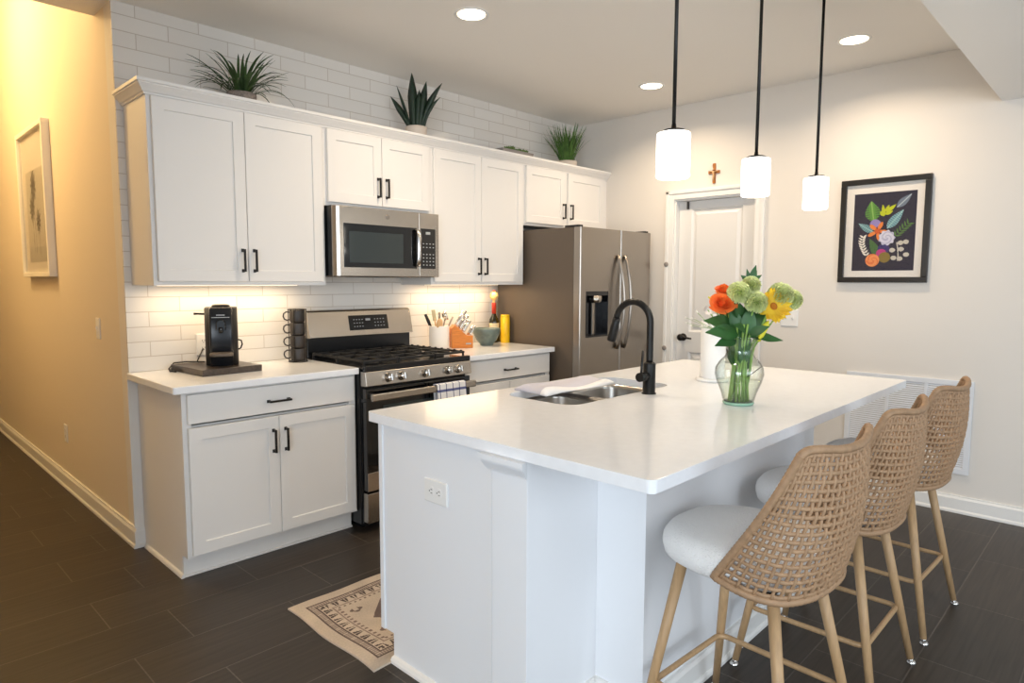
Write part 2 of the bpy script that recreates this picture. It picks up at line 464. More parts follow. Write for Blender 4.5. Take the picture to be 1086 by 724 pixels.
kb.tube([(px - 0.045, dh - 0.06, 0.945), (px - 0.05, dh - 0.10, 0.945), (px - 0.05, dh - 0.155, 0.94)], [0.011, 0.009, 0.007], 10)
kb.build('door_handle', M_bronze, dr)
MB().box(px - 0.014, px, dh - 0.085, dh - 0.068, dz - 0.075, dz - 0.016, 0.002).build('latch', M_slot, dr)
# ------------------------------------------------------------------ cabinets


def pull(name, c, U, N, length, parent):
    """square bar pull centred at c, running along U, standing off along N"""
    c, U, N = Vector(c), Vector(U), Vector(N); V = U.cross(N)
    m = MB()
    M = Matrix((( U.x, V.x, N.x, c.x), (U.y, V.y, N.y, c.y), (U.z, V.z, N.z, c.z), (0, 0, 0, 1)))
    h = length / 2
    m.box(-h, h, -0.005, 0.005, 0.022, 0.032, 0.0015, M=M)
    m.box(-h, -h + 0.011, -0.005, 0.005, 0, 0.022, 0.001, M=M); m.box(h - 0.011, h, -0.005, 0.005, 0, 0.022, 0.001, M=M)
    m.box(-h - 0.003, -h + 0.014, -0.007, 0.007, 0, 0.004, 0.001, M=M); m.box(h - 0.014, h + 0.003, -0.007, 0.007, 0, 0.004, 0.001, M=M)
    return m.build(name, M_bronze, parent)


SHAKER = [(0, 0), (0, 0.0175), (0.002, 0.0195), (0.056, 0.0195), (0.0585, 0.0125)]
SLABF = [(0, 0), (0, 0.0175), (0.0025, 0.0195)]


def front(kind, parent, x0, x1, z0, z1, y, handle=None, m=None, name=None):
    f = MB().loft_rect((x0, y, z0), X, Z, -Y, x1 - x0, z1 - z0, SHAKER if kind == 'door' else SLABF)
    f = f.build(name or kind, m or M_cab, parent)
    if handle:
        hx, hz, L, vert = handle
        pull('handle', (hx, y - 0.0195, hz), Z if vert else X, -Y, L, f)
    return f


def carcass(x0, x1, y0, y1, z0, z1, mids=(), rail_t=0.012, rail_b=0.02, stile=0.02, toe=None, hollow=False):
    """cabinet box with a face frame (front at y0)"""
    m = MB(); t = 0.018; ff = 0.019
    zb = z0 if toe is None else toe
    m.box(x0, x0 + t, y0 + ff, y1, zb, z1); m.box(x1 - t, x1, y0 + ff, y1, zb, z1)
    m.box(x0 + t, x1 - t, y1 - 0.006, y1, zb, z1)
    zz = zb + (0.012 if toe is None else 0.0)
    m.box(x0 + t, x1 - t, y0 + ff, y1 - 0.006, zz, zz + t)
    if not hollow: m.box(x0 + t, x1 - t, y0 + ff, y1 - 0.006, z1 - t, z1)
    m.box(x0, x0 + stile + 0.02, y0, y0 + ff, zb, z1, 0.001); m.box(x1 - stile - 0.02, x1, y0, y0 + ff, zb, z1, 0.001)
    m.box(x0 + stile + 0.02, x1 - stile - 0.02, y0, y0 + ff, zb, zb + 0.04); m.box(x0 + stile + 0.02, x1 - stile - 0.02, y0, y0 + ff, z1 - 0.04, z1)
    for a in mids: m.box(a - 0.025, a + 0.025, y0, y0 + ff, zb + 0.04, z1 - 0.04)
    return m


def base_cabinet(x0, x1, label, yb=-0.002, yf=-0.606, drawer_h=(0.725, 0.868), hx=None, side_toe=True):
    t = thing('base_cabinet', label, 'cabinet', ((x0 + x1) / 2, yf, 0))
    b = carcass(x0, x1, yf, yb, 0.1, 0.878, toe=0.105)
    b.box(x0 + 0.018, x1 - 0.018, yf + 0.019, yf + 0.03, 0.7, 0.72)
    b.box(x0, x0 + 0.018, yf + 0.075, yb, 0.0, 0.105); b.box(x1 - 0.018, x1, yf + 0.075, yb, 0.0, 0.105)
    b.build('body', M_cab, t)
    MB().box(x0 + 0.001, x1 - 0.001, yf + 0.062, yf + 0.075, 0, 0.105).box(x0, x1, yf + 0.05, yf + 0.0618, 0, 0.012, 0.003).build('toe_kick', M_cab, t)
    mid = (x0 + x1) / 2
    front('drawer', t, x0 + 0.02, x1 - 0.016, drawer_h[0] + 0.008, drawer_h[1], yf, ((hx or mid), 0.792, 0.115, False))
    d = drawer_h[0] - 0.012
    front('door', t, x0 + 0.02, mid - 0.0015, 0.118, d, yf, (mid - 0.032, 0.592, 0.115, True))
    front('door', t, mid + 0.0015, x1 - 0.016, 0.118, d, yf, (mid + 0.032, 0.592, 0.115, True))
    return t


cl = base_cabinet(0.034, 0.936, 'white base cabinet with one drawer and two doors, below the coffee machine')
run(MB(), (0.034, -0.04, 0), (0.034, -0.556, 0), (-1, 0, 0), [(0, 0), (0.014, 0), (0.013, 0.008), (0.008, 0.016), (0, 0.019)]).build('shoe_molding', M_trim, cl)
base_cabinet(1.712, 2.563, 'white base cabinet between the range and the refrigerator')


def countertop(name, label, x0, x1, y0, y1, z0=0.88, z1=0.914, r=0.012, bev=0.004):
    m = MB(); pts = []
    for cx, cy, a0 in ((x1 - r, y1 - r, 0), (x0 + r, y1 - r, 90), (x0 + r, y0 + r, 180), (x1 - r, y0 + r, 270)):
        for k in range(5):
            a = R(a0 + 90 * k / 4); pts.append((cx + r * math.cos(a), cy + r * math.sin(a), z0))
    m.poly(pts, (0, 0, z1 - z0))
    o = m.build(name, M_quartz, loc=((x0 + x1) / 2, (y0 + y1) / 2, z0), bevel=bev)
    return tag(o, label, 'countertop')


countertop('countertop', 'white quartz countertop under the coffee machine and mugs, left of the range', -0.014, 0.938, -0.655, -0.0005)
countertop('countertop', 'white quartz countertop under the knife block, right of the range', 1.709, 2.575, -0.655, -0.0005)

UY = -0.326


def upper(label, x0, x1, z0, z1, gap=None, hz=None, mids=()):
    t = thing('upper_cabinet', label, 'cabinet', ((x0 + x1) / 2, -0.002, z0), 'white upper cabinets along the tiled wall')
    carcass(x0, x1, UY, -0.002, z0, z1, mids).build('body', M_cab, t)
    g = gap or (0.5 * (x0 + x1) - 0.0015, 0.5 * (x0 + x1) + 0.0015)
    a, b = z0 + 0.02, z1 - 0.018
    hz = hz or (z0 + 0.127)
    front('door', t, x0 + 0.018, g[0], a, b, UY, (g[0] - 0.029, hz, 0.115, True))
    front('door', t, g[1], x1 - 0.018, a, b, UY, (g[1] + 0.029, hz, 0.115, True))
    return t


upper('large white two-door upper cabinet above the coffee machine', 0.032, 0.936, 1.358, 2.25)
upper('short white two-door upper cabinet directly above the microwave', 0.9365, 1.70, 1.808, 2.25)
upper('tall white two-door upper cabinet above the knife block', 1.7005, 2.58, 1.358, 2.25)
upper('short white two-door upper cabinet above the refrigerator', 2.5805, 3.575, 1.80, 2.25, gap=(3.05, 3.085), mids=(3.067,), hz=1.93)

# crown moulding along the tops
prof = [(0.0, 2.236), (0.008, 2.236), (0.010, 2.244), (0.016, 2.247), (0.022, 2.256), (0.036, 2.272), (0.040, 2.276), (0.040, 2.281), (0.047, 2.283), (0.047, 2.298), (0.0, 2.298)]
cm = MB(); rs = []
fx, fy = 0.032, UY
for k in range(3):
    ring = []
    for o_, z_ in prof:
        if k == 0: ring.append(Vector((fx - o_, -0.001, z_)))
        elif k == 1: ring.append(Vector((fx - o_, fy - o_, z_)))
        else: ring.append(Vector((XF - 0.001, fy - o_, z_)))
    rs.append(ring)
cm.rings(rs, True, True, True, smooth=False)
cm.box(fx + 0.001, XF - 0.002, fy + 0.001, -0.002, 2.2505, 2.262)
struct('trim_3', cm, M_cab)
MB_f = MB().box(3.576, XF - 0.001, UY, UY + 0.02, 1.80, 2.2495)
struct('trim_4', MB_f, M_cab)

# under-cabinet light bars
for x0, x1, lb in ((0.10, 0.86, 'slim warm light bar under the cabinet above the coffee machine'), (1.80, 2.50, 'slim warm light bar under the cabinet above the knife block')):
    t = thing('light_bar', lb, 'light', ((x0 + x1) / 2, -0.14, 1.37))
    MB().box(x0, x1, -0.16, -0.12, 1.358, 1.3698, 0.002).build('housing', M_plate, t)
    MB().box(x0 + .01, x1 - .01, -0.155, -0.125, 1.3555, 1.3579).build('diffuser', M_led, t)
    light('light_bar_glow', 'AREA', ((x0 + x1) / 2, -0.14, 1.353), 2.7, (1.0, 0.76, 0.48), x1 - x0, 0.03)

# ------------------------------------------------------------------ range
rg = thing('range', 'stainless gas range with black grates and five knobs', 'stove', (1.325, -0.35, 0))
x0, x1 = 0.9425, 1.7055
b = MB()
b.box(x0, x1, -0.64, -0.02, 0.03, 0.905, 0.003)
b.box(x0 + 0.03, x1 - 0.03, -0.60, -0.06, 0.0, 0.03)
b.box(x0 + 0.005, x1 - 0.005, -0.655, -0.64, 0.04, 0.90)
b.build('body', M_enamel, rg)
# cooktop with a raised lip
c = MB().box(x0, x1, -0.695, -0.09, 0.9051, 0.916, 0.003)
c.box(x0, x1, -0.70, -0.672, 0.893, 0.925, 0.004)
c.build('cooktop', M_enamel, rg)
# control panel, slightly tilted
p = MB().poly([(x0 - 0.002, -0.656, 0.812), (x0 - 0.002, -0.712, 0.815), (x0 - 0.002, -0.70, 0.8925), (x0 - 0.002, -0.656, 0.8925)], (x1 - x0 + 0.004, 0, 0))
p = p.build('control_panel', M_steel, rg, bevel=0.003)
for kx in (1.086, 1.175, 1.344, 1.516, 1.598):
    M = Matrix.Translation((kx, -0.7055, 0.852)) @ Matrix.Rotation(R(90 - 9), 4, 'X')
    k = MB().lathe([(0.0265, 0), (0.0265, 0.004), (0.021, 0.008), (0.0205, 0.03), (0.018, 0.034), (0.001, 0.034)], seg=22, M=M)
    k.box(-0.0055, 0.0055, -0.019, 0.019, 0.0341, 0.044, 0.002, M=M)
    k.build('knob', M_chrome, rg)
# oven door
d = MB().box(x0 + 0.004, x1 - 0.004, -0.70, -0.656, 0.232, 0.800, 0.004).build('oven_door', M_bglass, rg)
MB().box(x0 + 0.004, x1 - 0.004, -0.706, -0.7002, 0.232, 0.335, 0.002).build('door_trim', M_steel, d)
MB().box(x0 + 0.11, x1 - 0.11, -0.7035, -0.7002, 0.40, 0.70, 0.001).build('window', M_window, d)
hb = MB()
hb.box(x0 + 0.006, x1 - 0.006, -0.762, -0.738, 0.738, 0.778, 0.006)
for hx in (x0 + 0.02, x1 - 0.05):
    hb.box(hx, hx + 0.03, -0.738, -0.7002, 0.742, 0.774, 0.004)
hb.build('handle', M_steel, d)
MB().box(x0 + 0.004, x1 - 0.004, -0.702, -0.656, 0.05, 0.218, 0.004).build('drawer', M_steel, rg)
# backguard
bgd = MB().box(x0, x1, -0.088, -0.02, 0.9162, 1.045, 0.004)
bgd = bgd.build('backguard', M_enamel, rg)
sp = MB().poly([(x0 - 0.001, -0.125, 1.038), (x0 - 0.001, -0.088, 1.192), (x0 - 0.001, -0.075, 1.203), (x0 - 0.001, -0.02, 1.203), (x0 - 0.001, -0.02, 1.038)], (x1 - x0 + 0.002, 0, 0))
sp.build('back_panel', M_steel, bgd, bevel=0.004)
nv = Vector((0, -0.154, 0.037)).normalized(); tv = Vector((0, 0.037, 0.154)).normalized()
o = Vector((1.222, -0.125, 1.038)) + tv * 0.036 + nv * 0.0003
cp = MB().loft_rect(o, X, tv, nv, 0.29, 0.094, [(0, 0), (0, 0.003), (0.002, 0.004)]).build('display', M_panel, bgd)
mk = MB()
for i in range(4):
    for j in range(3):
        mk.loft_rect(o + X * (0.03 + 0.02 * i) + tv * (0.02 + 0.022 * j) + nv * 0.0042, X, tv, nv, 0.009, 0.005, [(0, 0), (0, 0.0004)])
        mk.loft_rect(o + X * (0.185 + 0.022 * i) + tv * (0.02 + 0.022 * j) + nv * 0.0042, X, tv, nv, 0.009, 0.005, [(0, 0), (0, 0.0004)])
mk.loft_rect(o + X * 0.12 + tv * 0.058 + nv * 0.0042, X, tv, nv, 0.035, 0.014, [(0, 0), (0, 0.0004)])
mk.build('display_lettering', M_mark, cp)
# burners and grates
for bx, by, br_ in ((1.08, -0.54, 0.05), (1.08, -0.24, 0.04), (1.325, -0.39, 0.055), (1.57, -0.54, 0.045), (1.57, -0.24, 0.035)):
    MB().lathe([(br_, 0), (br_, 0.008), (br_ * .8, 0.01), (br_ * .8, 0.016), (br_ * .7, 0.02), (0.002, 0.02)], (bx, by, 0.9161), 20).build('burner', M_iron, rg)
for gx0, gx1 in ((x0 + 0.015, 1.19), (1.195, 1.455), (1.46, x1 - 0.015)):
    g = MB(); gz0, gz1 = 0.938, 0.952; t = 0.010
    for gy in (-0.665, -0.115 - t): g.box(gx0, gx1, gy, gy + t, gz0, gz1, 0.003)
    for gx in (gx0, gx1 - t): g.box(gx, gx + t, -0.655, -0.125, gz0, gz1, 0.003)
    mx = (gx0 + gx1) / 2
    g.box(mx - t / 2, mx + t / 2, -0.655, -0.125, gz0 + .001, gz1 + .003, 0.003)
    for gy in (-0.54, -0.39, -0.24):
        g.box(gx0 + t, gx1 - t, gy - t / 2, gy + t / 2, gz0 + .001, gz1 + .003, 0.003)
    for gx in (gx0, gx1 - t):
        for k in range(9):
            gy = -0.645 + k * 0.062
            g.box(gx - 0.000, gx + t, gy, gy + 0.016, gz1 - .002, gz1 + 0.005, 0.002)
        for gy in (-0.66, -0.39, -0.125): g.box(gx, gx + t, gy, gy + t, 0.9163, gz0 + .002)
    g.build('grate', M_iron, rg)


def plaid(u, v):
    c = (236, 235, 236)
    line = any(abs((u * 4.4 + .15) % 1 - .5) < .085 for _ in (0,)); line2 = abs((v * 5.0) % 1 - .5) < .07
    if line and line2: return (34, 42, 92)
    if line: return (66, 74, 122)
    if line2: return (98, 104, 146)
    return c


def drape(o, w, y_front, y_back, z_top, drop_f, drop_b):
    path = []
    for k in range(9): path.append((y_front - 0.002, z_top - drop_f + drop_f * k / 8))
    n = 6; r = (y_back - y_front) / 2; cy = (y_back + y_front) / 2
    for k in range(1, n): path.append((cy - r * math.cos(PI * k / n), z_top + 0.006 * math.sin(PI * k / n)))
    for k in range(9): path.append((y_back + 0.002, z_top - drop_b * k / 8))
    return path


pth = drape(None, 0.23, -0.7665, -0.7335, 0.781, 0.24, 0.2)


def towel_off(u, v):
    i = v * (len(pth) - 1); a = int(min(i, len(pth) - 2)); f = i - a
    y = pth[a][0] * (1 - f) + pth[a + 1][0] * f; z = pth[a][1] * (1 - f) + pth[a + 1][1] * f
    low = max(0, (0.77 - z)) * 4
    sgn = -1 if v < 0.5 else 0.0
    return Vector((0.004 * math.sin(v * 9) * 1, y + sgn * low * 0.010 * (1 + math.sin(u * 15)), z))


dt = pgrid('dish_towel', (1.385, 0, 0), X, Z, 0.222, 0.0, 44, len(pth) * 2 - 2, plaid, M_dish, loc=(1.49, -0.75, 0.786), off=towel_off)
dt.modifiers.new('solidify', 'SOLIDIFY').thickness = 0.003
tag(dt, 'white dish towel with navy windowpane stripes hanging on the oven handle', 'towel')

# ------------------------------------------------------------------ microwave
mw = thing('microwave', 'stainless over-the-range microwave with black glass door', 'microwave', (1.32, -0.2, 1.403))
mx0, mx1, mz0, mz1, myf = 0.946, 1.692, 1.405, 1.8065, -0.385
MB().box(mx0, mx1, myf + 0.004, -0.003, mz0 + 0.006, mz1, 0.003).build('body', M_enamel, mw)
dsp = 1.535
fr = MB()


def bowed(xa, xb, za, zb, yb, bow0, bow1, n=8):
    """front slab whose face bows at its left edge like a rounded cheek"""
    m = MB(); rs = []
    for k in range(n + 1):
        x = xa + (xb - xa) * k / n
        rs.append([Vector((x, yb, za)), Vector((x, yb - bow0, za)), Vector((x, yb - bow0, zb)), Vector((x, yb, zb))])
    m.rings(rs, True, True, True, smooth=False); return m


dw = MB()
# door: rounded left cheek and frame around the glass
ck = [(mx0, myf + 0.004), (mx0, -0.395), (mx0 + 0.012, -0.413), (mx0 + 0.03, -0.420), (dsp - 0.002, -0.420), (dsp - 0.002, myf + 0.004)]
dw.poly([(a, b_, mz0 + 0.004) for a, b_ in ck], (0, 0, mz1 - mz0 - 0.006))
door = dw.build('door', M_steel, mw, bevel=0.003)
MB().box(mx0 + 0.055, dsp - 0.02, -0.4235, -0.4203, mz0 + 0.055, mz1 - 0.098, 0.001).build('door_glass', M_bglass, door)
MB().box(mx0 + 0.088, dsp - 0.125, -0.4252, -0.4237, mz0 + 0.082, mz1 - 0.142, 0.0006).build('window', M_window, door)
hd = MB()
hp = [(-0.421, 1.470), (-0.447, 1.478), (-0.454, 1.52), (-0.456, 1.588), (-0.454, 1.65), (-0.447, 1.693), (-0.421, 1.701)]
hd.rings([[Vector((dsp - 0.036, y_ - .004, z_)), Vector((dsp - 0.010, y_ - .004, z_)), Vector((dsp - 0.006, y_ + 0.006, z_)), Vector((dsp - 0.04, y_ + 0.006, z_))] for y_, z_ in hp], True)
hd.build('handle', M_chrome, door)
cpn = MB().box(dsp, mx1, -0.420, myf + 0.0035, mz0 + 0.004, mz1 - 0.002, 0.003).build('control_side', M_steel, mw)
MB().box(dsp + 0.012, mx1 - 0.03, -0.4232, -0.4202, mz0 + 0.055, mz1 - 0.098, 0.001).build('keypad', M_bglass, cpn)
mk = MB()
for i in range(4):
    for j in range(7):
        if j == 4: continue
        mk.box(dsp + 0.026 + i * 0.026, dsp + 0.036 + i * 0.026, -0.4238, -0.4234, mz0 + 0.075 + j * 0.022, mz0 + 0.081 + j * 0.022)
mk.box(dsp + 0.05, dsp + 0.085, -0.4238, -0.4234, mz0 + 0.268, mz0 + 0.284)
mk.build('key_lettering', M_mark, cpn)
MB().lathe([(0.014, 0), (0.014, 0.002), (0.012, 0.003)], ((mx0 + dsp) / 2 + 0.06, -0.4201, mz1 - 0.045), 20, M=Matrix.Rotation(R(90), 4, 'X')).build('badge', M_steel_v, door)
MB().box(mx0 + 0.23, mx1 - 0.23, -0.36, -0.15, mz0 - 0.001, mz0 + 0.0055).build('vent_filter', M_slot, mw)
MB().box(mx0 + 0.006, mx1 - 0.006, -0.375, -0.01, mz0 + 0.001, mz0 + 0.0055).build('bottom_plate', M_fside, mw)

# ------------------------------------------------------------------ refrigerator
fg = thing('refrigerator', 'grey stainless side-by-side refrigerator with water dispenser', 'refrigerator', (3.05, -0.4, 0))
f0, f1, fs, ft = 2.606, 3.496, 3.092, 1.762
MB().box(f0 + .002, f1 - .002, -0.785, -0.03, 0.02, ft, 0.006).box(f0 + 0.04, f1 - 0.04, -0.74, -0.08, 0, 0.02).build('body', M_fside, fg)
MB().box(f0 + 0.004, f1 - 0.004, -0.783, -0.70, ft + .0002, ft + 0.006, 0.002).box(f0 + 0.006, f0 + 0.05, -0.83, -0.70, ft + 0.0005, ft + 0.016, 0.004).box(f1 - 0.05, f1 - 0.006, -0.83, -0.70, ft + 0.0005, ft + 0.016, 0.004).build('hinge_cover', M_enamel, fg)


def fdoor(a, b):
    m = MB(); r = 0.010; pts = [(b, -0.790), (a, -0.790)]
    for k in range(5): t = PI / 2 * k / 4; pts.append((a + r - r * math.cos(t), -0.850 + r - r * math.sin(t)))
    for k in range(5): t = PI / 2 * k / 4; pts.append((b - r + r * math.sin(t), -0.850 + r - r * math.cos(t)))
    m.poly([(x_, y_, 0.06) for x_, y_ in pts], (0, 0, ft - 0.06)); return m


hx0, hx1, hz0, hz1 = 2.672, 2.938, 0.985, 1.313
# freezer door with the dispenser bay cut through it, built in pieces around the bay
ld = MB(); r = 0.010
left = [(hx0, -0.79), (f0, -0.79)] + [(f0 + r - r * math.cos(PI / 2 * k / 4), -0.85 + r - r * math.sin(PI / 2 * k / 4)) for k in range(5)] + [(hx0, -0.85)]
ld.poly([(a, b_, 0.06) for a, b_ in left], (0, 0, ft - 0.06))
right = [(hx1, -0.79), (hx1, -0.85)] + [(fs - 0.003 - r + r * math.sin(PI / 2 * k / 4), -0.85 + r - r * math.cos(PI / 2 * k / 4)) for k in range(5)] + [(fs - 0.003, -0.79)]
ld.poly([(a, b_, 0.06) for a, b_ in right], (0, 0, ft - 0.06))
ld.box(hx0, hx1, -0.85, -0.79, 0.06, hz0).box(hx0, hx1, -0.85, -0.79, hz1, ft)
bmesh.ops.remove_doubles(ld.bm, verts=ld.bm.verts, dist=0.0002)
ldo = ld.build('door', M_steel_v, fg)
bay = MB().box(hx0 + .001, hx1 - .001, -0.797, -0.791, hz0, hz1).box(hx0, hx0 + 0.006, -0.852, -0.797, hz0, hz1).box(hx1 - 0.006, hx1, -0.852, -0.797, hz0, hz1)
bay.box(hx0 + .006, hx1 - .006, -0.852, -0.797, hz1 - 0.03, hz1).box(hx0 + .006, hx1 - .006, -0.852, -0.797, hz0, hz0 + 0.012)
bay = bay.build('dispenser', M_panel, ldo)
MB().lathe([(0.04, 0), (0.046, 0.02), (0.046, 0.05), (0.03, 0.05)], (2.805, -0.833, 1.232), 20).build('nozzle', M_steel, bay)
MB().box(2.79, 2.82, -0.818, -0.808, 1.0, 1.23, 0.003).build('paddle', M_steel_v, bay)
rdo = fdoor(fs + 0.003, f1).build('door', M_steel_v, fg)
for hx, pd, sgn in ((3.045, ldo, -1), (3.138, rdo, 1)):
    m = MB(); pts = []
    for k in range(21):
        t = k / 20; z_ = 0.885 + 0.69 * t
        pts.append((hx - sgn * 0.004 * math.sin(PI * t), -0.856 - 0.062 * math.sin(PI * t) ** 0.75, z_))
    m.tube(pts, 0.016, 10, flat=0.85); m.build('handle', M_steel_v, pd)

# ------------------------------------------------------------------ island
ix0, ix1, iy0, iy1 = 0.287, 2.554, -2.893, -1.698
cx0, cx1 = 0.317, 2.524      # cabinet block
yk, yw, yb = -1.735, -2.325, -2.48
isl = thing('kitchen_island', 'long white kitchen island with a recessed knee wall', 'island', ((cx0 + cx1) / 2, -2.2, 0))
b = MB()
b.poly([(cx0, yk, 0.105), (cx0, yk, 0.8795), (cx0, yw, 0.8795), (cx0, yw, 0), (cx0, yk - 0.07, 0), (cx0, yk - 0.07, 0.105)], (0.018, 0, 0))
b.poly([(cx1 - 0.018, yk, 0.105), (cx1 - 0.018, yk, 0.8795), (cx1 - 0.018, yw, 0.8795), (cx1 - 0.018, yw, 0), (cx1 - 0.018, yk - 0.07, 0), (cx1 - 0.018, yk - 0.07, 0.105)], (0.018, 0, 0))
b.box(cx0 + .018, cx1 - .018, yw, yw + 0.018, 0.0, 0.8795)
b.box(cx0 + .018, cx1 - .018, yw + 0.018, yk - 0.02, 0.105, 0.123)
b.box(cx0 + .018, cx1 - .018, yk - 0.02, yk - 0.001, 0.105, 0.14).box(cx0 + .018, cx1 - .018, yk - 0.02, yk - 0.001, 0.84, 0.8795)
for xx in (cx0 + .018, 0.84, 1.66, cx1 - .058): b.box(xx, xx + 0.04, yk - 0.02, yk - 0.001, 0.14, 0.84)
b.box(cx0 + .018, cx1 - .018, yk - 0.09, yk - 0.078, 0, 0.105)
b.box(cx0 - 0.006, cx0 - .0001, yk - 0.022, yk, 0.105, 0.8795, 0.001)      # face-frame edge seen on the end
b.build('cabinet', M_island, isl)
k = MB()
# end posts and the middle knee wall
k.box(cx0 - 0.02, 0.63, yb, yw - 0.013, 0, 0.8795, 0.0015)
k.box(cx0 - 0.0005, 0.63, yw - 0.0129, yw - 0.0005, 0, 0.8795)
k.box(cx0 - 0.018, cx0 - 0.0006, yw - 0.0095, yw - 0.0005, 0, 0.8795, 0.001)
k.box(1.90, cx1 + 0.006, yb, yw - 0.0005, 0, 0.8795)
k.box(0.63, 1.90, -2.66, yw - 0.0005, 0, 0.8795)
k.build('knee_wall', M_island, isl)
cap = MB()
cpf = [(0, 0.826), (0.004, 0.826), (0.006, 0.833), (0.011, 0.836), (0.014, 0.842), (0.022, 0.855), (0.024, 0.862), (0.030, 0.864), (0.030, 0.8793), (0, 0.8793)]
rs = []
for k_ in range(2):
    rs.append([Vector((cx0 - 0.0202 - a, (yw + a * 0.6) if k_ == 0 else (yb - a * 0.25), z_)) for a, z_ in cpf])
cap.rings(rs, True, True, True, smooth=False)
cap.build('capital', M_island, isl)
tr = MB()
run(tr, (0.63, -2.66, 0), (1.90, -2.66, 0), (0, -1, 0), base_profile(0.10, 0.014))
run(tr, (0.63, -2.66, 0), (0.63, yb - .0, 0), (-1, 0, 0), base_profile(0.10, 0.014))
run(tr, (cx0 - .02, yb, 0), (0.616, yb, 0), (0, -1, 0), base_profile(0.10, 0.014))
q = [(0, 0), (0.018, 0), (0.017, 0.009), (0.011, 0.018), (0, 0.023)]
run(tr, (cx0, yk - 0.07, 0), (cx0, yw, 0), (-1, 0, 0), q)
run(tr, (cx0 - .02, yw, 0), (cx0 - .02, yb, 0), (-1, 0, 0), q)
tr.build('base_trim', M_trim, isl)
for a, c in ((cx0 + 0.02, 0.855), (0.865, 1.255), (1.265, 1.655), (1.665, cx1 - 0.02)):
    m = MB().loft_rect((c, yk, 0.12), -X, Z, Y, c - a, 0.74, SHAKER).build('door', M_island, isl)
    pull('handle', (c - 0.03, yk + 0.0195, 0.77), Z, Y, 0.115, m)
# island top with the sink cut-out
SX0, SX1, SY0, SY1, SR = 0.885, 1.625, -2.165, -1.795, 0.075


def rrect(x0, x1, y0, y1, r, n=7):
    pts = []
    for cx, cy, a0 in ((x1 - r, y1 - r, 0), (x0 + r, y1 - r, 90), (x0 + r, y0 + r, 180), (x1 - r, y0 + r, 270)):
        for k in range(n):
            a = R(a0 + 90 * k / (n - 1)); pts.append((cx + r * math.cos(a), cy + r * math.sin(a)))
    return pts


bm = bmesh.new(); edges = []
for loop in (rrect(ix0, ix1, iy0, iy1, 0.02), rrect(SX0, SX1, SY0, SY1, SR, 9)):
    vs = [bm.verts.new((a, c, 0.914)) for a, c in loop]
    edges += [bm.edges.new((vs[i], vs[(i + 1) % len(vs)])) for i in range(len(vs))]
bmesh.ops.triangle_fill(bm, use_beauty=True, use_dissolve=False, edges=edges)
ext = bmesh.ops.extrude_face_region(bm, geom=bm.faces[:])
for v in [g for g in ext['geom'] if isinstance(g, bmesh.types.BMVert)]: v.co.z = 0.880
mm = MB(); mm.bm.free(); mm.bm = bm
tag(mm.build('countertop', M_quartz, loc=(1.42, -2.3, 0.88), bevel=0.004), 'large white quartz island top with the sink cut into it', 'countertop')
# double-bowl sink hung under the top
snk = thing('sink', 'stainless double-bowl undermount sink in the island', 'sink', (1.255, -1.98, 0.70))


def bowl(x0, x1, y0, y1, depth, name):
    m = MB(); rs = []
    for ins, z_, r_ in ((-0.012, 0.8795, 0.07), (0.0, 0.8795, 0.07), (0.002, 0.86, 0.07), (0.006, 0.879 - depth + 0.04, 0.066), (0.018, 0.879 - depth + 0.01, 0.058), (0.045, 0.879 - depth, 0.04)):
        rs.append([Vector((a, c, z_)) for a, c in rrect(x0 + ins, x1 - ins, y0 + ins, y1 - ins, r_, 7)])
    m.rings(rs, True, False, True); return m.build(name, M_sink, snk)


bowl(SX0 + 0.004, 1.245, SY0 + 0.004, SY1 - 0.004, 0.17, 'bowl')
bowl(1.272, SX1 - 0.004, SY0 + 0.004, SY1 - 0.004, 0.17, 'bowl')
MB().box(1.235, 1.282, SY0 + 0.07, SY1 - 0.07, 0.862, 0.874, 0.004).build('divider', M_sink, snk)
for dx in (1.07, 1.45):
    MB().lathe([(0.042, 0), (0.042, 0.003), (0.03, 0.004), (0.028, 0.001)], (dx, -1.98, 0.7092), 20).build('drain', M_chrome, snk)
# faucet
fc = thing('faucet', 'matte black pull-down kitchen faucet at the island sink', 'faucet', (1.335, -2.215, 0.914))
fx, fy = 1.335, -2.218
MB().lathe([(0.030, 0), (0.030, 0.004), (0.026, 0.006), (0.026, 0.125), (0.024, 0.13), (0.017, 0.134)], (fx, fy, 0.9142), 24).build('base', M_black, fc)
pts = [(fx, fy, 1.045 + 0.0168 * k) for k in range(11)]; Rr = 0.085
for k in range(1, 17):
    a = PI * k / 16 * 0.97; pts.append((fx, fy + Rr - Rr * math.cos(a), 1.213 + Rr * math.sin(a)))
MB().tube(pts, 0.0145, 14).build('spout', M_black, fc)
e = Vector(pts[-1]); dd = Vector((0, 0.28, -1)).normalized()
MB().tube([e - dd * .006, e + dd * 0.02, e + dd * 0.03, e + dd * 0.09, e + dd * 0.10], [0.0165, 0.0175, 0.019, 0.0205, 0.018], 16).box(fx - .006, fx + .006, e.y + 0.024, e.y + 0.03, e.z - 0.06, e.z - 0.035, 0.002).build('spray_head', M_black, fc)
lv = MB().tube([(fx - .02, fy, 0.99), (fx - 0.075, fy, 0.99)], [0.019, 0.019], 16)
lv.tube([(fx - 0.06, fy, 0.995), (fx - 0.062, fy - 0.002, 1.03), (fx - 0.058, fy - 0.004, 1.10)], [0.006, 0.0055, 0.005], 10)
lv.build('lever', M_black, fc)

# ------------------------------------------------------------------ bar stools


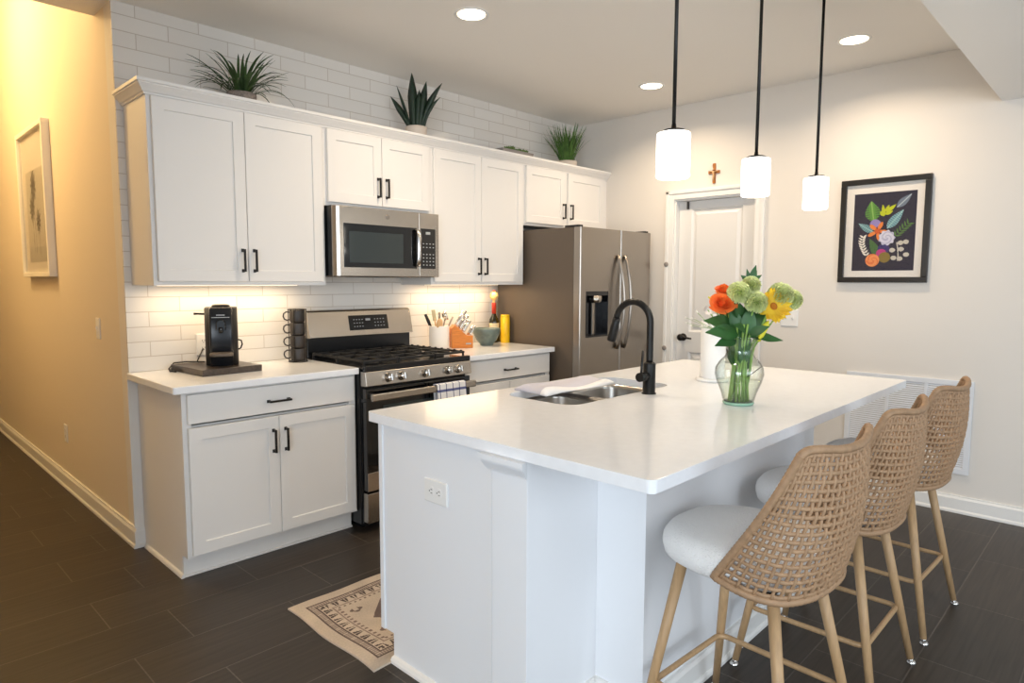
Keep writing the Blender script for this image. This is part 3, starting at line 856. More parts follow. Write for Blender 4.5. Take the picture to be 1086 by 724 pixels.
def cat(P, t):
    """Catmull-Rom through points"""
    n = len(P) - 1; f = min(max(t, 0), 1) * n; i = min(int(f), n - 1); u = f - i
    p0 = P[max(i - 1, 0)]; p1 = P[i]; p2 = P[i + 1]; p3 = P[min(i + 2, n)]
    return 0.5 * ((2 * p1) + (p2 - p0) * u + (2 * p0 - 5 * p1 + 4 * p2 - p3) * u * u + (3 * p1 - p0 - 3 * p2 + p3) * u ** 3)


BOT = [Vector(p) for p in ((-0.222, -0.005, 0.612), (-0.222, -0.09, 0.596), (-0.190, -0.165, 0.588), (-0.105, -0.205, 0.585), (0, -0.215, 0.585), (0.105, -0.205, 0.585), (0.190, -0.165, 0.588), (0.222, -0.09, 0.596), (0.222, -0.005, 0.612))]
TOP = [Vector(p) for p in ((-0.210, -0.212, 0.974), (-0.193, -0.224, 0.986), (-0.15, -0.241, 0.985), (-0.08, -0.257, 0.976), (0, -0.263, 0.972), (0.08, -0.257, 0.976), (0.15, -0.241, 0.985), (0.193, -0.224, 0.986), (0.210, -0.212, 0.974))]


def shell(u, v):
    b_, t_ = cat(BOT, u), cat(TOP, u)
    p = b_.lerp(t_, v)
    e = abs(2 * u - 1) ** 3
    bulge = math.sin(PI * v) * 0.022
    out = Vector((p.x, p.y + 0.02, 0)); out = out.normalized() if out.length > 1e-6 else Vector((0, -1, 0))
    p = p + out * bulge * (1 - 0.5 * e)
    p.y -= 0.03 * e * math.sin(PI * v) * 0.3
    return p


def shell_n(u, v):
    a = shell(min(u + .01, 1), v) - shell(max(u - .01, 0), v); b_ = shell(u, min(v + .01, 1)) - shell(u, max(v - .01, 0))
    n = a.cross(b_); return n.normalized()


def make_stool():
    t = thing('bar_stool', 'x', 'stool', (0, 0, 0))
    # cushion
    s = MB(); rs = []; seg = 40
    prof = [(0.60, 0.588), (0.86, 0.588), (0.97, 0.603), (1.0, 0.628), (0.985, 0.652), (0.92, 0.672), (0.80, 0.681), (0.5, 0.686), (0.02, 0.687)]
    for f, z_ in prof:
        ring = []
        for k in range(seg):
            a = 2 * PI * k / seg; ca, sa = math.cos(a), math.sin(a); n = 2.7
            rr = (abs(ca) ** n + abs(sa) ** n) ** (-1 / n)
            x_ = 0.222 * rr * ca; y_ = 0.222 * rr * sa
            if y_ > 0: x_ *= 1 - 0.10 * (y_ / 0.222) ** 2
            ring.append(Vector((x_ * f, y_ * f + 0.022, z_)))
        rs.append(ring)
    s.rings(rs); s.build('seat', M_boucle, t)
    MB().box(-0.145, 0.145, -0.13, 0.15, 0.574, 0.5878, 0.004).build('seat_base', M_iron, t)
    # woven back: strands over and under each other
    w = MB(); nh, nvv = 18, 31; amp = 0.0019
    for i in range(nh):
        v = 0.035 + 0.93 * i / (nh - 1); pts = []
        for j in range(2 * (nvv + 1) + 1):
            u = j / (2 * (nvv + 1)); k = j / 2
            sgn = math.cos(PI * (k + i))
            pts.append(shell(u, v) + shell_n(u, v) * amp * sgn)
        w.tube(pts, 0.0060, 6, up=(0, 0, 1), flat=0.65)
    for j in range(nvv):
        u = (j + 1) / (nvv + 1); pts = []
        for i in range(2 * nh + 1):
            v = 0.035 + 0.93 * (i / 2 - 0.25) / (nh - 1); v = min(max(v, 0), 1)
            sgn = -math.cos(PI * ((i / 2 - 0.25) + (j + 1)))
            pts.append(shell(u, v) + shell_n(u, v) * amp * sgn)
        w.tube(pts, 0.0045, 6, up=(0, -1, 0.2), flat=0.9)
    bk = w.build('backrest', M_rattan, t)
    loop = [shell(k / 40, 1) for k in range(41)] + [shell(1, 1 - k / 24) for k in range(1, 25)] + [shell(1 - k / 40, 0) for k in range(1, 41)] + [shell(0, k / 24) for k in range(1, 24)]
    L2 = []; rad = []
    for i, p in enumerate(loop):
        q_ = loop[(i + 1) % len(loop)]
        for s_ in range(3):
            L2.append(p.lerp(q_, s_ / 3)); rad.append(0.0112 if (len(L2) % 2) else 0.0100)
    MB().tube(L2, rad, 8, closed=True).build('rim', M_rattan, bk)
    # legs with chrome glides
    top, foot = 0.135, 0.227
    for sx in (-1, 1):
        for sy in (-1, 1):
            a = Vector((sx * top, sy * (top - 0.0) + 0.01, 0.575)); f = Vector((sx * foot, sy * foot, 0.018))
            lg = MB().tube([a, a.lerp(f, .5), f], [0.0165, 0.0145, 0.0115], 14).build('leg', M_wood, t)
            dn = (f - a).normalized()
            MB().tube([f + dn * 0.0002, f + dn * 0.006], [0.0105, 0.0105], 12).lathe([(0.016, 0), (0.0165, 0.004), (0.011, 0.010), (0.008, 0.012)], (f.x + dn.x * 0.02, f.y + dn.y * 0.02, 0), 14).build('glide', M_chrome, lg)
    # footrest ring just inside the legs
    zr = 0.215; k_ = (0.575 - zr) / (0.575 - 0.018); h = top + (foot - top) * k_ - 0.004
    pts = [Vector((a, c, zr)) for a, c in rrect(-h, h, -h + .006, h + .006, 0.03, 5)]
    MB().tube(pts, 0.0088, 10, closed=True).build('footrest', M_wood, t)
    MB().box(-0.004, 0.004, 0, 0.004, 0.55, 0.567).build('bracket', M_iron, t)
    return t


st0 = make_stool()
for i, (sx, sy, rz, lb) in enumerate(((0.755, -2.937, -3, 'woven rattan bar stool nearest the camera, white boucle seat in full view'),
                                      (1.395, -2.937, 0, 'middle woven rattan bar stool of the row along the island'),
                                      (2.04, -2.948, -2, 'rattan bar stool at the far end of the island, before the wall grille'))):
    o = st0 if i == 0 else copy_tree(st0)
    o.location = (sx, sy, 0); o.rotation_euler = (0, 0, R(rz)); o['label'] = lb; o['group'] = 'woven bar stools along the island'

# ------------------------------------------------------------------ pendants and recessed lights


def make_pendant():
    t = thing('pendant_lamp', 'x', 'lamp', (0, 0, 0))      # origin at the bottom of the shade
    zc = H - 1.728
    MB().lathe([(0.062, zc - 0.022), (0.062, zc - 0.002), (0.02, zc - 0.0005)], seg=24).build('canopy', M_black, t)
    MB().lathe([(0.0065, 0.174), (0.0065, zc - 0.0222)], seg=10).build('rod', M_black, t)
    MB().lathe([(0.0075, 0.175), (0.009, 0.160), (0.034, 0.157), (0.040, 0.153), (0.040, 0.1485)], seg=24).build('cap', M_black, t)
    MB().lathe([(0.050, 0.0), (0.0545, 0.003), (0.0555, 0.008), (0.0555, 0.140), (0.0535, 0.146), (0.047, 0.148), (0.001, 0.1482)], seg=28, cap0=False, cap1=False).build('shade', M_shade, t)
    return t


pd0 = make_pendant()
for i, (px_, lb) in enumerate(((0.950, 'white cylinder pendant lamp on a black rod, the largest-looking one, nearest the sink end'), (1.590, 'middle one of the three white cylinder pendant lamps'), (2.255, 'white cylinder pendant lamp farthest away, beside the floral picture'))):
    o = pd0 if i == 0 else copy_tree(pd0)
    o.location = (px_, -2.533, 1.728); o['label'] = lb; o['group'] = 'pendant lamps over the island'
    light('pendant_glow', 'POINT', (px_, -2.533, 1.66), 2.0, (1.0, 0.94, 0.86), radius=0.05)


def make_can():
    t = thing('recessed_light', 'x', 'light', (0, 0, 0))
    MB().lathe([(0.090, 0.0), (0.089, -0.004), (0.078, -0.006), (0.070, -0.0015)], seg=32, cap0=False, cap1=False).build('trim_ring', M_plate, t)
    MB().lathe([(0.0705, -0.0025), (0.001, -0.002)], seg=32, cap0=False, cap1=False).build('lens', M_can, t)
    return t


cn0 = make_can()
for i, (a, c, lb) in enumerate(((1.324, -1.135, 'round recessed ceiling light above the range side, in front of the left cabinets'), (3.017, -1.131, 'round recessed ceiling light in front of the refrigerator cabinet'), (3.04, -2.426, 'round recessed ceiling light in front of the floral picture'))):
    o = cn0 if i == 0 else copy_tree(cn0)
    o.location = (a, c, H - 0.0005); o['label'] = lb; o['group'] = 'recessed ceiling lights'
    light('recessed_glow', 'AREA', (a, c, H - 0.012), 11.0 if i != 2 else 8.5, WARM, 0.13, spread=R(150))

# ------------------------------------------------------------------ wall things
# framed botanical print
fy0, fy1, fz0, fz1 = -2.728, -2.218, 1.382, 2.036
pt = thing('picture_frame', 'black-framed print of painted leaves and flowers on a dark ground', 'picture', (XF, (fy0 + fy1) / 2, (fz0 + fz1) / 2))
m = MB(); fw = 0.034
xo = XF - 0.028
m.box(xo, XF - .001, fy0, fy1, fz0, fz0 + fw, 0.003).box(xo, XF - .001, fy0, fy1, fz1 - fw, fz1, 0.003).box(xo, XF - .001, fy0, fy0 + fw, fz0 + fw, fz1 - fw, 0.003).box(xo, XF - .001, fy1 - fw, fy1, fz0 + fw, fz1 - fw, 0.003)
m.build('frame', M_frameb, pt)
MB().box(XF - 0.010, XF - 0.001, fy0 + fw, fy1 - fw, fz0 + fw, fz1 - fw).build('mat_board', M_matb, pt)


def leaf_in(u, v, x0, y0, x1, y1, w):
    dx, dy = x1 - x0, y1 - y0; L = math.hypot(dx, dy); s = ((u - x0) * dx + (v - y0) * dy) / L / L
    if s < 0 or s > 1: return None
    d = ((u - x0) * dy - (v - y0) * dx) / L
    ww = w * math.sin(PI * min(1, s ** 0.75))
    return (s, d) if abs(d) < ww else None


def art(u, v):
    A = 0.72
    x, y = u * A, v
    c = (46, 44, 62)
    q = leaf_in(x, y, .50, .80, .66, .96, .045)
    if q: c = (112, 124, 140) if abs(q[1]) > .006 else (190, 200, 205)
    for (a, b, s_) in ((.36, .67, .30), (.33, .83, 1), (.42, .80, 1), (.47, .84, 1), (.30, .74, 1), (.44, .74, 1)):
        pass
    for (x0_, y0_, x1_, y1_) in ((.36, .70, .335, .85), (.36, .70, .30, .77), (.38, .75, .41, .84), (.40, .76, .49, .84), (.37, .72, .46, .76)):
        if leaf_in(x, y, x0_, y0_, x1_, y1_, .022): c = (188, 196, 36)
    q = leaf_in(x, y, .24, .64, .20, .90, .09)
    if q and (abs(q[1]) < .035 or (q[0] * 9) % 1 > .3): c = (92, 146, 62) if abs(q[1]) > .008 else (140, 180, 96)
    q = leaf_in(x, y, .40, .54, .58, .77, .055)
    if q: c = (84, 128, 146) if (q[0] * 12) % 1 > .35 and abs(q[1]) > .006 else (160, 200, 196)
    q = leaf_in(x, y, .24, .50, .06, .62, .045)
    if q: c = (70, 110, 122) if (q[0] * 9) % 1 > .35 and abs(q[1]) > .006 else (150, 190, 190)
    for k in range(6):
        bx, by = .50 + .027 * k, .44 + .028 * k
        for dx_, dy_ in ((-.015, .075), (.075, .01)):
            if leaf_in(x, y, bx, by, bx + dx_, by + dy_, .010): c = (92, 130, 66)
    for k in range(8):
        bx, by = .17 - .055 * math.sin(k * .33), .20 + .033 * k
        for dx_, dy_ in ((-.05, .035), (.035, .04)):
            if leaf_in(x, y, bx, by, bx + dx_, by + dy_, .011): c = (232, 226, 214)
    q = leaf_in(x, y, .32, .17, .20, .42, .05)
    if q: c = (74, 112, 66)
    if (x - .26) ** 2 + ((y - .61) * 1.2) ** 2 < .062 ** 2: c = (148, 134, 190)
    if ((x - .37) / .07) ** 2 + ((y - .28) / .06) ** 2 < 1: c = (60, 54, 110)
    if (x - .345) ** 2 + (y - .22) ** 2 < .06 ** 2: c = (186, 62, 130)
    if (x - .385) ** 2 + (y - .17) ** 2 < .068 ** 2: c = (136, 116, 58)
    dx_, dy_ = x - .29, y - .51; rr = math.hypot(dx_, dy_); an = math.atan2(dy_, dx_)
    if rr < .075 + .05 * math.cos(5 * an + .6): c = (230, 132, 62) if rr > .035 else (206, 92, 46)
    dx_, dy_ = x - .40, y - .42; rr = math.hypot(dx_, dy_)
    if rr < .092 + .008 * math.cos(9 * math.atan2(dy_, dx_)): c = (214, 212, 226) if int(rr * 70 + math.atan2(dy_, dx_)) % 3 else (180, 180, 204)
    dx_, dy_ = x - .245, y - .135; rr = math.hypot(dx_, dy_)
    if rr < .082: c = (238, 150, 92) if int(rr * 60 + math.atan2(dy_, dx_) * 1.3) % 3 else (224, 122, 70)
    for ex, ey in ((.56, .35), (.62, .36), (.49, .16), (.56, .15), (.63, .20), (.47, .26), (.57, .27)):
        if ((x - ex) / .033) ** 2 + ((y - ey) / .028) ** 2 < 1: c = (204, 198, 184)
    if abs(x - (.52 + .02 * math.sin(y * 9))) < .006 and .12 < y < .36: c = (204, 198, 184)
    return c


py0, py1, pz0, pz1 = -2.652, -2.298, 1.457, 1.945
pgrid('print', (XF - 0.0112, py1, pz0), -Y, Z, py1 - py0, pz1 - pz0, 150, 208, art, M_art, pt)
MB().box(XF - 0.0165, XF - 0.0150, fy0 + fw + .0005, fy1 - fw - .0005, fz0 + fw + .0005, fz1 - fw - .0005).build('glass', M_pic, pt)

# palm photograph in the hall
hy0, hy1, hz0, hz1 = 1.37, 2.18, 1.405, 2.40
pt = thing('picture_frame', 'white-framed black and white photograph of palm trees on the hall wall', 'picture', (0, (hy0 + hy1) / 2, (hz0 + hz1) / 2))
m = MB(); fw = 0.03; xa, xb = -0.045, -0.001
m.box(xa, xb, hy0, hy1, hz0, hz0 + fw, 0.002).box(xa, xb, hy0, hy1, hz1 - fw, hz1, 0.002).box(xa, xb, hy0, hy0 + fw, hz0 + fw, hz1 - fw, 0.002).box(xa, xb, hy1 - fw, hy1, hz0 + fw, hz1 - fw, 0.002)
m.build('frame', M_framew, pt)
MB().box(-0.02, -0.001, hy0 + fw, hy1 - fw, hz0 + fw, hz1 - fw).build('mat_board', M_matb, pt)


def palms(u, v):
    c = (205, 200, 190) if v > .16 else (190, 186, 178)
    for bx, by, top_, s_ in ((.30, .12, .60, 1.0), (.62, .08, .44, .85), (.42, .10, .83, 1.1)):
        tx = bx + .02 * math.sin(v * 6)
        if by < v < top_ and abs(u - tx) < .009: c = (110, 108, 104)
        dx_, dy_ = (u - bx) * 1.0, v - top_; rr = math.hypot(dx_, dy_ * .9); an = math.atan2(dy_, dx_)
        if rr < .15 * s_ * (0.5 + .5 * abs(math.cos(5.5 * an + bx * 20))) and noise.noise(Vector((u * 60, v * 60, 3))) > -.25: c = (44, 43, 42)
    return c


pgrid('print', (-0.0212, hy1 - 0.14, hz0 + 0.10), -Y, Z, hy1 - hy0 - 0.28, 0.62, 90, 110, palms, M_art, pt)
MB().box(-0.032, -0.0305, hy0 + fw + .0005, hy1 - fw - .0005, hz0 + fw + .0005, hz1 - fw - .0005).build('glass', M_pic, pt)

# crucifix over the door
cr = thing('crucifix', 'small wooden crucifix on the wall above the pantry door', 'crucifix', (XF, -1.311, 2.19))
m = MB().box(XF - 0.012, XF - .0005, -1.322, -1.300, 2.115, 2.262, 0.003).box(XF - 0.0125, XF - .0005, -1.356, -1.266, 2.188, 2.210, 0.003)
m.build('cross', M_crossw, cr)
fgm = MB().tube([(XF - 0.018, -1.311, 2.205), (XF - 0.019, -1.311, 2.185), (XF - 0.017, -1.312, 2.155), (XF - 0.016, -1.311, 2.135)], [0.006, 0.008, 0.0055, 0.003], 8)
fgm.sphere((XF - 0.020, -1.311, 2.216), 0.0065, 10, 8)
for s_ in (-1, 1): fgm.tube([(XF - 0.018, -1.311, 2.197), (XF - 0.018, -1.311 + s_ * 0.02, 2.204), (XF - 0.0165, -1.311 + s_ * 0.036, 2.204)], [0.0045, 0.0035, 0.0025], 6)
fgm.build('figure', M_utw, cr)


def plate(name, label, c, U, N, w, h, kind, horizontal=False):
    """wall plate centred at c; kind = outlet / switch"""
    c, U, N = Vector(c), Vector(U), Vector(N); V = Z
    t = thing(name, label, 'outlet' if kind == 'outlet' else 'switch', tuple(c))
    o = c - U * (w / 2) - V * (h / 2)
    MB().loft_rect(o, U, V, N, w, h, [(0, 0.0004), (0, 0.004), (0.003, 0.006)]).build('plate', M_plate, t)
    f = MB(); s = MB(); up = V if not horizontal else U; ac = U if not horizontal else V
    if kind == 'outlet':
        for d in (-0.0195, 0.0195):
            cc = c + up * d + N * 0.0062; n = 20
            f.poly([cc + ac * (0.0165 * math.cos(2 * PI * k / n)) + up * (max(-0.0125, min(0.0125, 0.0165 * math.sin(2 * PI * k / n)))) for k in range(n)], N * 0.0012)
            for e in (-0.006, 0.006):
                s.poly([cc + N * 0.0013 + ac * (e + a) + up * (0.002 + b_) for a, b_ in ((-.0011, -.0045), (.0011, -.0045), (.0011, .0045), (-.0011, .0045))], N * 0.0003)
            s.poly([cc + N * 0.0013 + ac * (.0025 * math.cos(2 * PI * k / 8)) + up * (-0.008 + .0025 * math.sin(2 * PI * k / 8)) for k in range(8)], N * 0.0003)
        f.build('receptacle', M_plate, t); s.build('slots', M_slot, t)
    else:
        k_ = 2 if w > 0.1 else 1
        for i in range(k_):
            cc = c + U * ((i - (k_ - 1) / 2) * 0.046) + N * 0.0062
            f.poly([cc + U * a + V * b_ for a, b_ in ((-.006, -.012), (.006, -.012), (.006, .012), (-.006, .012))], N * 0.001)
            f.poly([cc + N * 0.0011 + U * a + V * b_ for a, b_ in ((-.0045, -.008), (.0045, -.008), (.0045, .008), (-.0045, .008))], N * 0.008 + V * 0.006)
        f.build('toggle', M_plate, t)
    return t


plate('light_switch', 'white double light switch on the wall behind the flowers', (XF, -1.907, 1.135), -Y, -X, 0.118, 0.118, 'switch')
plate('light_switch', 'single light switch on the yellow-lit hall wall', (0, 0.50, 1.115), -Y, -X, 0.072, 0.118, 'switch')
plate('wall_outlet', 'white outlet low on the hall wall near the baseboard', (0, 1.39, 0.375), -Y, -X, 0.072, 0.118, 'outlet')
plate('wall_outlet', 'white outlet on the end panel of the island', (cx0, -2.055, 0.69), -Y, -X, 0.116, 0.078, 'outlet', True)
plate('wall_outlet', 'white outlet on the tile behind the coffee machine', (0.37, 0, 1.035), X, -Y, 0.072, 0.118, 'outlet')
for zz, lb in ((1.52, 'upper small grey disc stuck on the left door casing'), (0.855, 'lower small grey disc stuck on the left door casing, at island-top height')):
    o = MB().lathe([(0.019, 0), (0.019, 0.004), (0.014, 0.007), (0.001, 0.007)], (XF - 0.0262, -0.935, zz), 20, M=Matrix.Rotation(R(-90), 4, 'Y')).build('door_bumper', M_grey, loc=(XF - 0.0262, -0.935, zz))
    tag(o, lb, 'door bumper', 'grey discs on the door casing')
# return-air grille
gr = thing('air_grille', 'large white return air grille low on the wall behind the last stool', 'vent', (XF, -2.71, 0.52))
gy0, gy1, gz0, gz1 = -3.0, -2.30, 0.236, 0.80
m = MB(); fw = 0.032
m.box(XF - 0.012, XF - .0005, gy0, gy1, gz0, gz0 + fw, 0.002).box(XF - 0.012, XF - .0005, gy0, gy1, gz1 - fw, gz1, 0.002).box(XF - 0.012, XF - .0005, gy0, gy0 + fw, gz0 + fw, gz1 - fw, 0.002).box(XF - 0.012, XF - .0005, gy1 - fw, gy1, gz0 + fw, gz1 - fw, 0.002)
for k in (1, 2): yy = gy0 + fw + (gy1 - gy0 - 2 * fw) * k / 3; m.box(XF - 0.0115, XF - .0005, yy - 0.009, yy + 0.009, gz0 + fw, gz1 - fw, 0.001)
m.build('frame', M_grille, gr)
m = MB(); n = 38
for k in range(n):
    z_ = gz0 + fw + (gz1 - gz0 - 2 * fw) * (k + 0.5) / n
    m.poly([(XF - 0.009, 0, z_ - 0.005), (XF - 0.008, 0, z_ - 0.006), (XF - 0.002, 0, z_ + 0.003), (XF - 0.003, 0, z_ + 0.004)], (0, 1e-6, 0))
m.bm.free(); m = MB()
for k in range(n):
    z_ = gz0 + fw + (gz1 - gz0 - 2 * fw) * (k + 0.5) / n
    m.poly([(XF - 0.009, gy0 + fw, z_ - 0.0045), (XF - 0.008, gy0 + fw, z_ - 0.0055), (XF - 0.002, gy0 + fw, z_ + 0.0035), (XF - 0.003, gy0 + fw, z_ + 0.0045)], (0, gy1 - gy0 - 2 * fw, 0))
m.build('louvers', M_grille, gr)
MB().box(XF - 0.0016, XF - .0004, gy0 + fw, gy1 - fw, gz0 + fw, gz1 - fw).build('duct_back', M_grey, gr)

# ------------------------------------------------------------------ plants above the cabinets
CT = 2.2622      # top of the cabinet deck


def blade(m, base, az, L, w, lean, droop, n=9, fold=0.25):
    rs = []; p = Vector(base); d = Vector((math.cos(az), math.sin(az), 0)); s_ = Vector((-math.sin(az), math.cos(az), 0))
    ang = lean
    for k in range(n + 1):
        t = k / n
        ww = w * (0.55 + 0.9 * t) * (1 - t) ** 0.55 * 1.1 if t < 1 else 0.0004
        nrm = d * math.cos(ang) * -1 + Z * math.sin(ang)
        row = [p - s_ * ww - nrm * ww * -fold, p - nrm * 0.0006, p + s_ * ww + nrm * ww * fold]
        rs.append([Vector((q_.x, min(q_.y, -0.014), q_.z)) for q_ in row])
        p = p + (d * math.sin(ang) + Z * math.cos(ang)) * (L / n); ang += droop / n
    m.rings(rs, False, smooth=True); return m


def grass_plant(label, c, pot_r, pot_h, m_pot, m_leaf, nb, L, w, lean, droop, name='potted_grass', zlift=0):
    t = thing(name, label, 'plant', c)
    MB().lathe([(pot_r * 0.72, 0), (pot_r * .9, pot_h * .3), (pot_r, pot_h * 0.8), (pot_r, pot_h), (pot_r * .9, pot_h), (pot_r * .88, pot_h - 0.012), (0.001, pot_h - 0.012)], c, 24).build('pot', m_pot, t)
    m = MB()
    for k in range(nb):
        a = random.uniform(0, 2 * PI); r0 = pot_r * 0.7 * math.sqrt(random.random())
        ln = random.uniform(*lean) * (0.35 + 0.65 * r0 / (pot_r * .7)) if r0 > 0 else 0.1
        blade(m, (c[0] + r0 * math.cos(a), c[1] + r0 * math.sin(a), c[2] + pot_h - 0.015), a + random.uniform(-.5, .5), L * random.uniform(0.65, 1.08), w * random.uniform(.7, 1.15), ln, random.uniform(*droop))
    tag(m.build('foliage', m_leaf, t, fix=False), kind='stuff')
    return t


random.seed(11)
grass_plant('arching spider-like grass plant in a stone pot above the coffee machine cabinet', (0.545, -0.19, CT), 0.075, 0.10, M_pot, M_leaf1, 74, 0.27, 0.0080, (0.15, 0.95), (0.5, 2.1))
random.seed(5)
grass_plant('upright dense green grass plant on the cabinet above the refrigerator', (3.25, -0.19, CT), 0.085, 0.10, M_wpot, M_leaf3, 190, 0.30, 0.0048, (0.1, 0.6), (0.05, 0.5))
# snake plant
c = (1.70, -0.19, CT)
t = thing('snake_plant', 'dark snake plant with sword leaves in a pale pot above the microwave', 'plant', c)
MB().lathe([(0.06, 0), (0.07, 0.1), (0.07, 0.12), (0.063, 0.12), (0.06, 0.108), (0.001, 0.108)], c, 24).build('pot', M_wpot, t)
vr = Vector((0.695, -0.719, 0))
for side, L, w, ln, dp, off in ((-0.10, .365, .034, .05, -.05, -.015), (0.25, .315, .031, .10, .14, 0.018), (0.5, .335, .022, .22, .50, .028), (-0.55, .255, .021, .48, .18, -.03), (-0.35, .30, .010, .30, .05, -.03), (0.75, .245, .013, .10, .85, .048), (0.05, .26, .030, .04, .1, .003)):
    sgn = 1 if ln * (1 if side > 0 else -1) > 0 else -1
    az = math.atan2(vr.y * sgn, vr.x * sgn) + (0.35 if side > 0 else -.3)
    p = Vector(c) + Vector((math.cos(math.atan2(vr.y, vr.x)) * off, math.sin(math.atan2(vr.y, vr.x)) * off, 0.10))
    # broad blade facing the room: sword built from rings across the view direction
    rs = []; n = 10; q_ = p.copy(); ang = ln * sgn
    for k in range(n + 1):
        tt = k / n; ww = w * (0.62 + 0.7 * tt - 0.35 * tt * tt) * min(1, (1 - tt) * 2.6) ** 0.8 + 0.0006
        dirv = vr * math.sin(ang) + Z * math.cos(ang); wd = (vr * math.cos(ang) - Z * math.sin(ang))
        dep = (-Y * 0.7 - X * 0.72).normalized()
        rs.append([q_ - wd * ww + dep * -0.25 * ww, q_ + dep * 0.004, q_ + wd * ww + dep * -0.25 * ww, q_ + dep * -0.004])
        q_ = q_ + dirv * (L / n); ang += dp * sgn / n
    lf = MB().rings(rs, True).build('leaf', M_leaf2, t)
# succulent tray
c = (2.60, -0.20, CT)
t = thing('succulent_tray', 'low grey tray of small succulents above the tall cabinet', 'plant', c)
MB().poly([(c[0] - .15, c[1] - .05, CT), (c[0] + .15, c[1] - .05, CT), (c[0] + .17, c[1] - .06, CT + .09), (c[0] - .17, c[1] - .06, CT + .09)], (0, 0.11, 0)).build('tray', M_grey, t, bevel=0.004)
random.seed(3)
m = MB()
for k in range(17):
    bx = c[0] - 0.14 + 0.28 * random.random(); by = c[1] - 0.045 + 0.07 * random.random(); r0 = random.uniform(.016, .028)
    for j in range(9):
        a = 2 * PI * j / 9 + k; e_ = random.uniform(.4, 1.1)
        d = Vector((math.cos(a) * math.cos(e_), math.sin(a) * math.cos(e_), math.sin(e_)))
        m.tube([Vector((bx, by, CT + .088)), Vector((bx, by, CT + .088)) + d * r0 * .6, Vector((bx, by, CT + .088)) + d * r0 * 1.3], [0.004, 0.0065, 0.001], 6)
tag(m.build('succulents', M_succ, t), kind='stuff')

# ------------------------------------------------------------------ left counter
CZ = 0.9143
sb = MB().box(-0.155, 0.155, -0.18, 0.18, 0, 0.032, 0.002)
Msl = Matrix.Translation((0.349, -0.222, CZ)) @ Matrix.Rotation(R(4), 4, 'Z')
for v in sb.bm.verts: v.co = Msl @ v.co
tag(sb.build('serving_slab', M_slab, loc=(0.349, -0.222, CZ)), 'dark stone slab under the coffee machine', 'board')
cb = (0.37, -0.25, CZ + 0.0325); Mc = Matrix.Translation(cb) @ Matrix.Rotation(R(-24), 4, 'Z')
cfm = thing('coffee_machine', 'black capsule coffee machine on the dark slab', 'coffee machine', cb)


def rr_prism(m, x0, x1, y0, y1, z0, z1, r, M, n=6, inset_top=0.004):
    rs = []
    for ins, z_ in ((0.003, z0), (0, z0 + 0.003), (0, z1 - inset_top), (inset_top, z1)):
        rs.append([M @ Vector((a, b_, z_)) for a, b_ in rrect(x0 + ins, x1 - ins, y0 + ins, y1 - ins, r, n)])
    m.rings(rs, True, smooth=True); return m


rr_prism(MB(), -0.078, 0.078, -0.06, 0.12, 0, 0.298, 0.05, Mc).build('body', M_coffee, cfm)
fp = MB(); rr_prism(fp, -0.055, 0.055, -0.074, -0.045, 0.0, 0.296, 0.012, Mc); fp.build('front_panel', M_coffee_f, cfm)
MB().lathe([(0.045, 0.2985), (0.043, 0.309), (0.03, 0.313), (0.001, 0.314)], seg=24, M=Mc @ Matrix.Translation((0, 0.03, 0))).build('lid', M_bronze, cfm)
hd = MB()
hd.rings([[Mc @ Vector((0.024 * math.cos(PI * k / 10) * s_, -0.074 - dpt, 0.215 + 0.024 * math.sin(PI * k / 10) * s_)) for k in range(11)] + [Mc @ Vector((-0.024 * s_, -0.074 - dpt, 0.185)), Mc @ Vector((0.024 * s_, -0.074 - dpt, 0.185))] for s_, dpt in ((1, 0), (1, 0.006), (0.8, 0.012))], True)
hd.lathe([(0.011, 0.170), (0.012, 0.195), (0.008, 0.2)], seg=14, M=Mc @ Matrix.Translation((0, -0.083, 0))); hd.build('brew_head', M_bglass, cfm)
MB().box(-0.042, 0.042, -0.0765, -0.0742, 0.247, 0.251, M=Mc).box(-0.02, 0.02, -0.0765, -0.0742, 0.2585, 0.2635, M=Mc).build('front_lettering', M_mark, cfm)
tr_ = MB(); rr_prism(tr_, -0.055, 0.055, -0.145, -0.0745, 0.055, 0.073, 0.03, Mc); tr_.box(-0.02, 0.02, -0.1462, -0.1445, 0.06, 0.068, M=Mc); tr_.build('cup_support', M_fside, cfm)
MB().tube([Mc @ Vector(p) for p in ((-0.06, 0.03, 0.262), (-0.11, 0.045, 0.264), (-0.13, 0.05, 0.264))], [0.006, 0.005, 0.006], 8, flat=.6).build('lever', M_bronze, cfm)
MB().tube([Mc @ Vector(p) for p in ((0.078, -0.02, 0.13), (0.094, -0.02, 0.125), (0.098, -0.02, 0.105), (0.09, -0.02, 0.085), (0.078, -0.02, 0.08))], 0.004, 8).build('tank_handle', M_bronze, cfm)
cd = MB().tube([(0.325, -0.13, CZ + 0.040), (0.26, -0.06, CZ + 0.040), (0.20, -0.045, CZ + 0.037), (0.165, -0.075, CZ + 0.012), (0.155, -0.12, CZ + 0.0045), (0.17, -0.16, CZ + 0.0045), (0.178, -0.05, CZ + 0.0045), (0.25, -0.022, CZ + 0.0045), (0.33, -0.012, CZ + 0.03), (0.365, -0.012, CZ + 0.10)], 0.0038, 8)
tag(cd.build('power_cord', M_cord, loc=(0.2, -0.06, CZ)), 'black power cord looping on the counter beside the coffee machine', 'cord')
